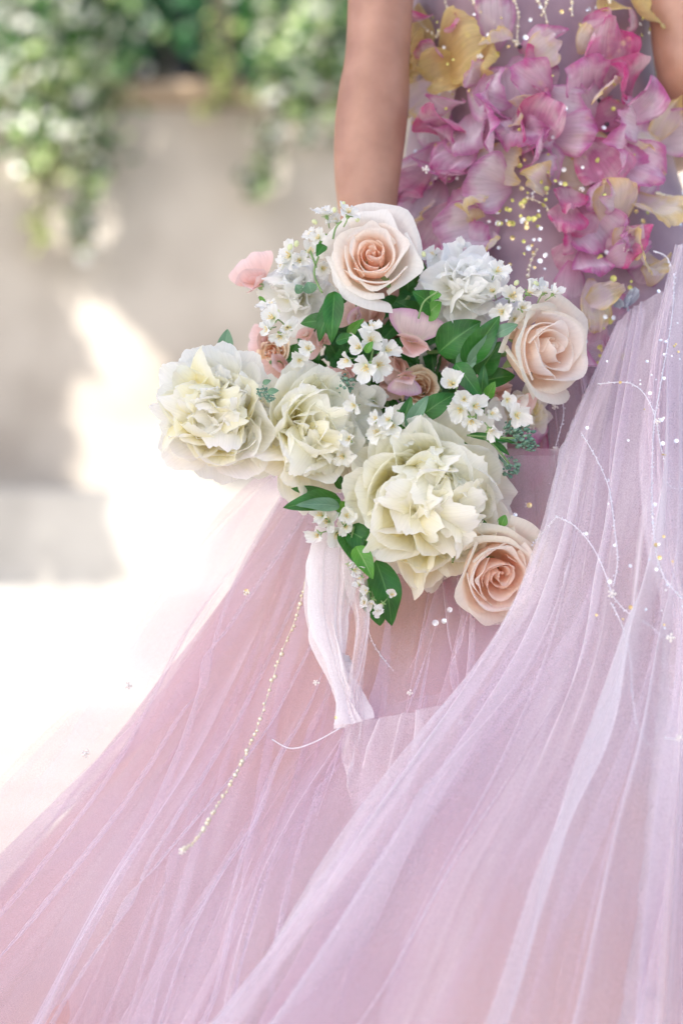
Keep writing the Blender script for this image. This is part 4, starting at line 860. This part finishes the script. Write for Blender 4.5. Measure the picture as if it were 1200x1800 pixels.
SPS = [(455, 500, 2.56, 58, (-.5, -.8, .35), 'sp_pink', 'sp_pink', 'pale pink sweet pea alone at the upper left edge', .5),
       (722, 600, 2.52, 62, (.15, -1, -.1), 'sp_lilac', 'sp_pink', 'lilac pink sweet pea below the top rose', -.2), (660, 556, 2.55, 40, (0, -1, .2), 'sp_dusty', 'sp_dusty', 'dusty pink sweet pea just under the top rose', 1.0),
       (566, 602, 2.55, 38, (-.2, -1, .3), 'sp_pink', 'sp_pink', 'small pink sweet pea between two green leaves', 1.8), (578, 655, 2.54, 44, (-.1, -1, -.3), 'sp_pink', 'sp_pink', 'pink sweet pea above the seed head in the middle left', 2.9),
       (496, 640, 2.57, 40, (-.3, -1, 0), 'sp_dusty', 'sp_pink', 'dusty pink sweet pea above the half hidden peony', 2.2), (655, 705, 2.54, 58, (.1, -1, .0), 'white', 'white', 'white sweet pea left of the small spray rose', 2.6),
       (636, 752, 2.56, 56, (0, -1, -.2), 'white', 'white', 'white sweet pea left above the largest peony', 3.6), (872, 690, 2.57, 46, (.2, -1, .2), 'sp_pink', 'sp_pink', 'pink sweet pea tucked under the right hand rose', .3),
       (900, 560, 2.58, 40, (.3, -1, .5), 'white', 'white', 'white sweet pea at the shoulder of the right hand rose', .0), (700, 640, 2.56, 40, (0, -1, -.2), 'sp_pink', 'sp_dusty', 'pink sweet pea beside the small spray rose', 2.0),
       (470, 600, 2.59, 36, (-.5, -1, .2), 'sp_pink', 'sp_dusty', 'pink sweet pea at the left edge above the leftmost peony', 1.5), (685, 672, 2.57, 34, (-.2, -1, -.2), 'sp_dusty', 'sp_dusty', 'dusty sweet pea left of the small spray rose', 3.4),
       (770, 640, 2.60, 44, (.2, -1, .2), 'white', 'sp_pink', 'cream sweet pea behind the lilac one', 1.1), (632, 800, 2.58, 48, (0, -1, -.2), 'white', 'white', 'white sweet pea between the two cream peonies', 4.0),
       (852, 735, 2.56, 40, (.2, -1, -.1), 'white', 'white', 'white sweet pea above the right of the largest peony', 5.0), (780, 775, 2.56, 50, (.1, -1, .3), 'white', 'white', 'white sweet pea just above the largest peony', .6)]
SPS += [(625, 560, 2.53, 34, (-.2, -1, .3), 'sp_pink', 'sp_lilac', 'small pink sweet pea touching the tall green leaf', 1.2), (612, 655, 2.53, 34, (.2, -1, .1), 'sp_pink', 'sp_pink', 'pale sweet pea just right of the pink one in the middle left', 2.4),
        (712, 660, 2.52, 38, (.1, -1, -.3), 'sp_lilac', 'sp_pink', 'lilac sweet pea hanging right above the small spray rose', 3.1), (540, 590, 2.54, 36, (-.2, -1, .2), 'white', 'sp_pink', 'cream sweet pea right of the leftmost jasmine cluster', .6),
        (600, 730, 2.53, 40, (-.1, -1, -.2), 'white', 'white', 'white sweet pea touching the half hidden peony', 2.9), (905, 705, 2.54, 38, (.4, -1, -.2), 'sp_pink', 'white', 'blush sweet pea under the tilted right hand rose', 4.2)]
for i, s_ in enumerate(SPS): sweet_pea(*s_[:8], seed=200 + i, roll=s_[8])

# jasmine (mock orange) blossoms
JP = []
for k in range(4):
    V, F, U = cup_petal(1.12, 0.86, .1 + .15 * k, .35, .16, .08, seed=500 + k, nu=11, nv=9, notch=.05, curl=.9 - .4 * k); JP.append(mesh('petal', place_dir(V, (.9, 1.15, 1.3, 1.0)[k], 0), F, M['white'], U))
mb = MB()
for i in range(16):
    a, e = rng.uniform(0, 6.28), rng.uniform(.1, .75); dv = np.array([math.sin(e) * math.cos(a), math.sin(e) * math.sin(a), math.cos(e)]) * rng.uniform(.30, .5)
    mb.add(*tube([(0, 0, 0), dv * .6, dv], .014, 3)); mb.add(*ball(dv, .036, 5, 4))
JST = mb.mesh('stamens', M['stamen'])
mb = MB(); mb.add(*ball((0, 0, -.12), .16, 8, 5, (1, 1, 1.2)))
for i in range(4):
    V, F, U = cup_petal(.42, .2, .2, .3, 0, 0, seed=i, nu=5, nv=5); V = place_dir(V, 1.4, i * PI / 2 + .4); V[:, 2] -= .1; mb.add(V, F, U)
mb.add(*tube([(0, 0, -.1), (.05, 0, -.5), (.0, .05, -1.0)], .05, 5)); JC = mb.mesh('jasmine_flower', M['calyx'])
mb = MB(); mb.add(*ball((0, 0, .3), .30, 8, 6, (1, 1, 1.35))); JB = mb.mesh('bud', M['white'])
def jasmine(px, py, Y, spx, d, rl, closed=0.0):
    c = P(px, py, Y); s = spx * R_.uniform(1.0, 1.3) / 2 / FPX * Y
    fl = link('jasmine_flower', JC, bq, tuple(c - BB), facing(d, rl)); fl.scale = (s, s, s)
    npt = R_.choice([4, 5, 5])
    for i in range(npt):
        o = link('petal', R_.choice(JP), fl); o.rotation_euler = (R_.uniform(-.2, .2), R_.uniform(-.2, .2), i * 2 * PI / npt + R_.uniform(-.25, .25)); k = R_.uniform(.78, 1.22); o.scale = (k * (1 - closed), k * (1 - closed * .5), k)
        if closed: o.scale = (k * (1 - closed), k * (1 - closed), k * (1 + closed * 1.4))
    link('stamens', JST, fl)
JJ = [(610, 375, 46, (.3, -.6, .8)), (590, 392, 40, (-.5, -.6, .7)), (572, 378, 38, (-.3, -.5, .9)), (560, 418, 46, (-.5, -.9, .3)), (545, 410, 40, (-.7, -.5, .6)), (528, 455, 48, (-.1, -1, -.1)), (512, 450, 42, (-.7, -.7, .2)), (545, 448, 42, (.1, -.7, .6)), (563, 475, 40, (.3, -.9, .0)), (498, 468, 34, (-.8, -.5, 0)),
      (480, 560, 48, (-.6, -.8, .3)), (508, 572, 50, (.1, -1, .1)), (470, 580, 42, (-.6, -.8, -.2)), (495, 590, 42, (-.1, -.9, -.4)), (478, 545, 36, (-.4, -.5, .8)),
      (655, 600, 54, (.1, -1, .2)), (632, 615, 46, (-.5, -.9, .1)), (662, 640, 50, (.3, -1, -.1)), (640, 642, 44, (-.3, -1, -.4)), (678, 618, 44, (.6, -.8, .2)), (652, 575, 36, (.0, -.7, .7)), (612, 632, 34, (-.6, -.7, -.2)),
      (775, 465, 44, (-.4, -.7, .7)), (835, 450, 50, (.5, -.5, .9)), (845, 500, 44, (.2, -.9, .4)), (760, 455, 34, (-.5, -.6, .6)),
      (895, 520, 46, (.1, -1, .3)), (930, 515, 44, (.4, -.8, .6)), (880, 545, 44, (-.3, -1, -.1)), (905, 560, 46, (.1, -1, -.4)), (955, 510, 40, (.5, -.6, .8)), (870, 512, 38, (-.3, -.7, .6)), (918, 540, 36, (.3, -1, 0)), (975, 520, 34, (.7, -.5, .6)),
      (815, 705, 50, (-.1, -1, .2)), (835, 715, 44, (.5, -.9, 0)), (805, 722, 42, (-.4, -1, -.3)), (828, 740, 42, (.1, -.9, -.6)), (795, 672, 46, (-.3, -.9, .3)), (865, 728, 40, (.5, -.9, .1)), (858, 752, 38, (.3, -.8, -.5)),
      (690, 752, 46, (-.2, -1, .1)), (668, 762, 42, (-.6, -.9, .1)), (718, 772, 40, (.4, -1, -.1)), (682, 735, 36, (-.3, -.8, .6)), (700, 775, 34, (.2, -.8, -.5)), (662, 742, 34, (-.5, -.7, .4)),
      (575, 918, 50, (-.4, -1, .2)), (562, 938, 42, (-.7, -.8, -.3)), (590, 940, 42, (.2, -.9, -.5)), (612, 905, 42, (.3, -1, .2)), (610, 922, 36, (.1, -1, -.4)), (565, 905, 36, (-.6, -.7, .5))]
JJ += [(540, 610, 38, (-.3, -1, .1)), (530, 628, 34, (.1, -1, -.3)), (622, 715, 34, (-.5, -.9, -.1)), (890, 700, 36, (.3, -1, -.3)),
       (616, 770, 36, (-.2, -1, .1)), (604, 800, 34, (-.2, -1, -.2)), (905, 730, 36, (.5, -1, -.3)), (850, 470, 44, (.4, -.7, .6)), (870, 480, 40, (.3, -.8, .5)), (810, 440, 40, (.0, -.6, .8)), (760, 500, 40, (-.3, -1, .1))]
for a, b, s_, d in JJ:
    Yj = 2.475 + (.05 if b < 560 and a < 600 else 0.0) + (.07 if 750 < a < 860 and b < 540 else 0) + (.03 if a > 860 and b < 570 else 0) + (-.025 if b > 640 and b < 800 else 0)
    jasmine(a + R_.uniform(-4, 4), b + R_.uniform(-4, 4), Yj + R_.uniform(-.010, .010), s_ * R_.uniform(.8, 1.15), d, R_.uniform(0, 6), closed=R_.choice([0, 0, 0, .12, .3]))
for a, b, s_ in ((622, 1002, 26), (635, 1015, 24), (612, 992, 22), (645, 1040, 30), (655, 1055, 36), (672, 1062, 32), (688, 1045, 28), (640, 1058, 28), (662, 1075, 26), (630, 1028, 24)):
    jasmine(a, b, 2.455, s_, (R_.uniform(-.6, .5), -.8, R_.uniform(-.8, .4)), R_.uniform(0, 6), closed=.35)
for a, b in ((588, 372), (600, 362), (628, 388), (520, 432), (508, 438), (556, 392), (486, 552), (745, 450), (905, 500), (945, 500), (735, 462), (620, 590), (706, 760)):
    o = link('bud', JB, bq, tuple(P(a, b, 2.50) - BB), facing((R_.uniform(-.6, .6), -.5, R_.uniform(.2, 1)))); s_ = R_.uniform(12, 17) / FPX * 2.5; o.scale = (s_, s_, s_)

# green seed heads
def seed_head(px, py, Y, rpx, d, label, seed):
    r = np.random.default_rng(seed); R0 = rpx / FPX * Y; mb = MB()
    for i in range(34):
        f = (i + .5) / 34; th = math.acos(1 - 1.5 * f); a = i * 2.4; dv = np.array([math.sin(th) * math.cos(a), math.sin(th) * math.sin(a), math.cos(th) * 1.2])
        mb.add(*ball(dv * R0 * r.uniform(.55, 1.15), R0 * r.uniform(.12, .26), 6, 5, (1, .8, 1.3)))
    mb.add(*tube([(0, 0, 0), (0, 0, -R0 * 1.5), (0.2 * R0, 0, -R0 * 3)], R0 * .16, 6))
    o = link('seed_head', mb.mesh('seed_head', M['seed']), bq, tuple(P(px, py, Y) - BB), facing(d)); o['label'] = label
seed_head(603, 678, 2.50, 20, (0, -1, -.2), 'blue green seed head left of centre', 1); seed_head(915, 768, 2.50, 20, (.8, -.6, .2), 'seed head reaching out at the right edge', 2)
seed_head(897, 822, 2.50, 16, (.5, -.7, -.5), 'lower seed head at the right edge', 3); seed_head(900, 752, 2.51, 15, (.5, -.7, .5), 'seed head nearest the right hand jasmine', 4)
seed_head(930, 782, 2.50, 12, (.9, -.4, -.1), 'tiny seed head at the right tip', 5)
seed_head(462, 690, 2.44, 11, (-.2, -1, .4), 'small seed head in front of the leftmost peony', 6); seed_head(474, 700, 2.44, 8, (.4, -1, -.4), 'smallest seed head in front of the leftmost peony', 7)

# leaves: base pixel, tip pixel, width, distances, material, roll
def leaf(bx, by, tx, ty, wpx, Y0, Y1, mk='leaf', roll=0.0, fold=.25, arch=.12):
    b, t = P(bx, by, Y0), P(tx, ty, Y1); L = np.linalg.norm(t - b); zz = (t - b) / L
    n = np.array([math.sin(roll), -math.cos(roll), 0.25]); n = n - zz * n.dot(zz); n /= np.linalg.norm(n); yy = np.cross(zz, n)
    nu, nv = 11, 15; s = np.linspace(-1, 1, nu)[None, :]; v = np.linspace(0, 1, nv)[:, None]; Wd = wpx / FPX * Y0 / 2
    wp = np.sin(PI * v ** .8) ** .72 * (1 - .25 * v) * 1.12 + .03
    y = s * wp * Wd; sd = int(bx + by * 3)
    h = arch * L * np.sin(PI * v) + fold * np.abs(y) + .010 * L * snoise(s * 3, v * 9, sd, 2) + .02 * L * s ** 2 * np.sin(v * 11 + sd)
    V = (zz * (v * L)[..., None] * np.ones((1, nu, 1)) + yy * y[..., None] + n * h[..., None]).reshape(-1, 3)
    U = np.stack([np.broadcast_to((s + 1) / 2, y.shape), np.broadcast_to(v, y.shape)], -1).reshape(-1, 2)
    link('leaf', mesh('leaf', V, grid_faces(nv, nu), M[mk], U), bq, tuple(b - BB))
LV = [(588, 512, 582, 602, 36, 2.49, 2.475, 'leaf'), (596, 520, 560, 600, 34, 2.51, 2.50, 'leaf', -.4), (585, 565, 528, 568, 30, 2.52, 2.53, 'leaf'), (548, 515, 540, 495, 24, 2.50, 2.50, 'leaf_g'), (530, 515, 520, 500, 18, 2.52, 2.52, 'leaf_g'), (570, 430, 556, 450, 18, 2.51, 2.5, 'leaf'), (590, 600, 628, 592, 20, 2.49, 2.48, 'leaf'),
      (612, 590, 640, 560, 18, 2.52, 2.50, 'leaf_b'), (765, 545, 725, 512, 42, 2.52, 2.50, 'leaf'), (745, 560, 775, 530, 34, 2.515, 2.51, 'leaf_b'), (740, 555, 695, 530, 30, 2.54, 2.53, 'leaf'), (768, 512, 758, 530, 20, 2.50, 2.49, 'leaf_b'),
      (770, 620, 845, 565, 62, 2.52, 2.51, 'leaf'), (815, 640, 878, 555, 44, 2.505, 2.485, 'leaf', .2), (822, 640, 880, 570, 30, 2.50, 2.49, 'leaf_g', .5), (840, 660, 880, 600, 44, 2.53, 2.52, 'leaf'), (850, 670, 905, 660, 34, 2.54, 2.54, 'leaf'), (800, 638, 846, 700, 34, 2.485, 2.47, 'leaf', -.2), (805, 650, 845, 612, 34, 2.51, 2.50, 'leaf_g'),
      (845, 700, 850, 640, 20, 2.50, 2.50, 'leaf'), (868, 590, 910, 570, 22, 2.49, 2.49, 'leaf_g'), (735, 735, 800, 692, 40, 2.50, 2.50, 'leaf'), (705, 755, 722, 697, 26, 2.48, 2.48, 'leaf'), (715, 755, 752, 695, 26, 2.47, 2.47, 'leaf_g'), (394, 628, 400, 578, 28, 2.53, 2.53, 'leaf_g'), (518, 645, 522, 603, 18, 2.50, 2.49, 'leaf'),
      (598, 878, 497, 893, 38, 2.48, 2.45, 'leaf', .1), (590, 880, 512, 858, 24, 2.50, 2.50, 'leaf'), (597, 890, 520, 888, 24, 2.47, 2.45, 'leaf_g', .3), (600, 880, 606, 928, 24, 2.49, 2.47, 'leaf_b'), (608, 930, 672, 972, 48, 2.48, 2.48, 'leaf'), (612, 925, 625, 990, 46, 2.49, 2.47, 'leaf'), (625, 960, 655, 1018, 34, 2.465, 2.45, 'leaf_b'),
      (660, 985, 688, 1100, 54, 2.475, 2.475, 'leaf', .3), (660, 1010, 668, 1100, 54, 2.49, 2.50, 'leaf', -.3), (850, 935, 832, 905, 22, 2.47, 2.46, 'leaf'), (822, 765, 905, 778, 14, 2.49, 2.49, 'leaf'), (862, 775, 895, 800, 12, 2.49, 2.49, 'leaf'), (915, 945, 950, 952, 10, 2.50, 2.46, 'leaf_b'), (880, 925, 888, 905, 18, 2.46, 2.46, 'leaf_b'),
      (642, 620, 655, 600, 14, 2.46, 2.46, 'leaf_b'), (640, 590, 615, 575, 22, 2.53, 2.53, 'leaf'), (560, 440, 575, 410, 18, 2.53, 2.53, 'leaf_b'), (855, 700, 870, 670, 20, 2.49, 2.48, 'leaf_b'), (776, 600, 800, 640, 30, 2.56, 2.56, 'leaf'), (690, 780, 640, 770, 18, 2.51, 2.51, 'leaf'), (600, 860, 590, 830, 18, 2.51, 2.51, 'leaf'), (830, 800, 790, 770, 18, 2.50, 2.50, 'leaf'),
      (462, 675, 476, 668, 10, 2.43, 2.43, 'leaf_g'), (470, 690, 490, 686, 12, 2.43, 2.43, 'leaf_g'), (455, 520, 470, 540, 8, 2.55, 2.55, 'leaf_b')]
for l_ in LV: leaf(*l_)
for i in range(120):                                     # filler foliage in the depth of the bouquet
    a = R_.uniform(0, 6.28); q = R_.uniform(0, 1) ** .5; x, y = 680 + 190 * q * math.cos(a), 665 + 170 * q * math.sin(a); b_ = R_.uniform(0, 6.28)
    leaf(x, y, x + 60 * math.cos(b_), y + 60 * math.sin(b_), 32, 2.60, 2.585, 'leaf')
# stems: thin ones between flowers, and the bound handle in the hand
mb = MB(); hub = hd + STM * .03
for i in range(26):
    a = R_.uniform(0, 6.28); q = R_.uniform(.1, 1); e = P(660 + 200 * q * math.cos(a), 700 + 200 * q * math.sin(a), 2.56)
    o_ = np.array([R_.uniform(-.012, .012), R_.uniform(-.008, .008), R_.uniform(-.012, .012)])
    hh = hd + np.array([-.012, 0, -.030])
    mb.add(*tube(spline([e, e * .5 + hh * .5 + [0, .01, -.01], hh + o_, hh + STM * .12 + o_ * 1.6], 14) - BB, .0022, 5))
link('stems', mb.mesh('stems', M['stem']), bq)
for pts in ([(770, 512), (745, 530), (735, 560)], [(560, 450), (552, 480), (566, 515)], [(545, 440), (556, 470)], [(655, 985), (648, 1000), (655, 1045), (650, 1060)], [(622, 925), (618, 950), (628, 990)], [(905, 770), (860, 768), (820, 765)], [(895, 815), (870, 785), (850, 770)], [(660, 590), (655, 615), (650, 650)], [(835, 745), (838, 720), (850, 690)], [(600, 388), (590, 400), (585, 420)], [(700, 770), (690, 745), (700, 720)], [(795, 990), (800, 960)]):
    p = spline(np.array([P(a, b, 2.475) for a, b in pts]), 14) - BB
    link('stem', (lambda m_: (m_.add(*tube(p, .0011, 6)), m_.mesh('stem', M['stem']))[1])(MB()), bq)

# silk ribbon tails
m_silk = tulle_mat('white_silk_ribbon', (0.93, 0.89, 0.90), (0.95, 0.93, 0.93), 0.62, streak=.15)
m_silk2 = tulle_mat('sheer_silk_ribbon', (0.93, 0.86, 0.88), (0.95, 0.91, 0.92), 0.30, streak=.12)
sheet([[(556, 925, 2.51), (544, 1000, 2.49), (541, 1080, 2.47), (562, 1150, 2.455), (588, 1215, 2.44), (604, 1268, 2.43)],
       [(575, 930, 2.50), (562, 1000, 2.47), (560, 1080, 2.45), (580, 1160, 2.435), (598, 1220, 2.43), (609, 1272, 2.42)],
       [(602, 940, 2.50), (602, 1010, 2.475), (598, 1090, 2.455), (604, 1165, 2.44), (606, 1220, 2.435), (612, 1276, 2.425)],
       [(630, 960, 2.51), (628, 1030, 2.49), (612, 1095, 2.47), (606, 1170, 2.455), (612, 1220, 2.45), (616, 1280, 2.44)]],
      260, 110, 63, 0.014, 30, name='ribbon', mat=m_silk, parent=bq, base=BB, wmin=.03, wmax=.12, folds=6, fw=(.02, .07), fd=.016, label='white silk ribbon tail hanging straight from the bouquet')
sheet([[(600, 960, 2.485), (606, 1030, 2.47), (625, 1090, 2.455), (622, 1150, 2.44), (612, 1210, 2.43), (604, 1262, 2.42)],
       [(622, 965, 2.48), (632, 1030, 2.465), (642, 1085, 2.45), (634, 1150, 2.437), (624, 1210, 2.427), (618, 1264, 2.415)],
       [(640, 985, 2.49), (648, 1040, 2.475), (650, 1085, 2.46), (642, 1150, 2.447), (634, 1215, 2.437), (640, 1275, 2.42)]],
      90, 90, 67, 0.006, 12, name='ribbon', mat=m_silk2, parent=bq, base=BB, wmin=.05, wmax=.15, folds=2, fw=(.04, .08), fd=.006, label='sheer ribbon loop crossing the first tail')
sheet([[(610, 1262, 2.43), (606, 1290, 2.415), (598, 1325, 2.41), (602, 1352, 2.40)],
       [(640, 1266, 2.42), (636, 1310, 2.405), (628, 1360, 2.395), (618, 1410, 2.385)],
       [(700, 1257, 2.41), (692, 1330, 2.39), (670, 1420, 2.37), (650, 1500, 2.355)],
       [(760, 1243, 2.40), (745, 1330, 2.38), (720, 1430, 2.36), (690, 1540, 2.34)],
       [(815, 1232, 2.41), (805, 1330, 2.40), (780, 1430, 2.385), (740, 1560, 2.37)]],
      160, 60, 71, 0.010, 16, name='ribbon', mat=m_silk2, parent=bq, base=BB, wmin=.05, wmax=.15, folds=5, fw=(.03, .08), fd=.010, label='frayed sheer end of the ribbon lying over the skirt')
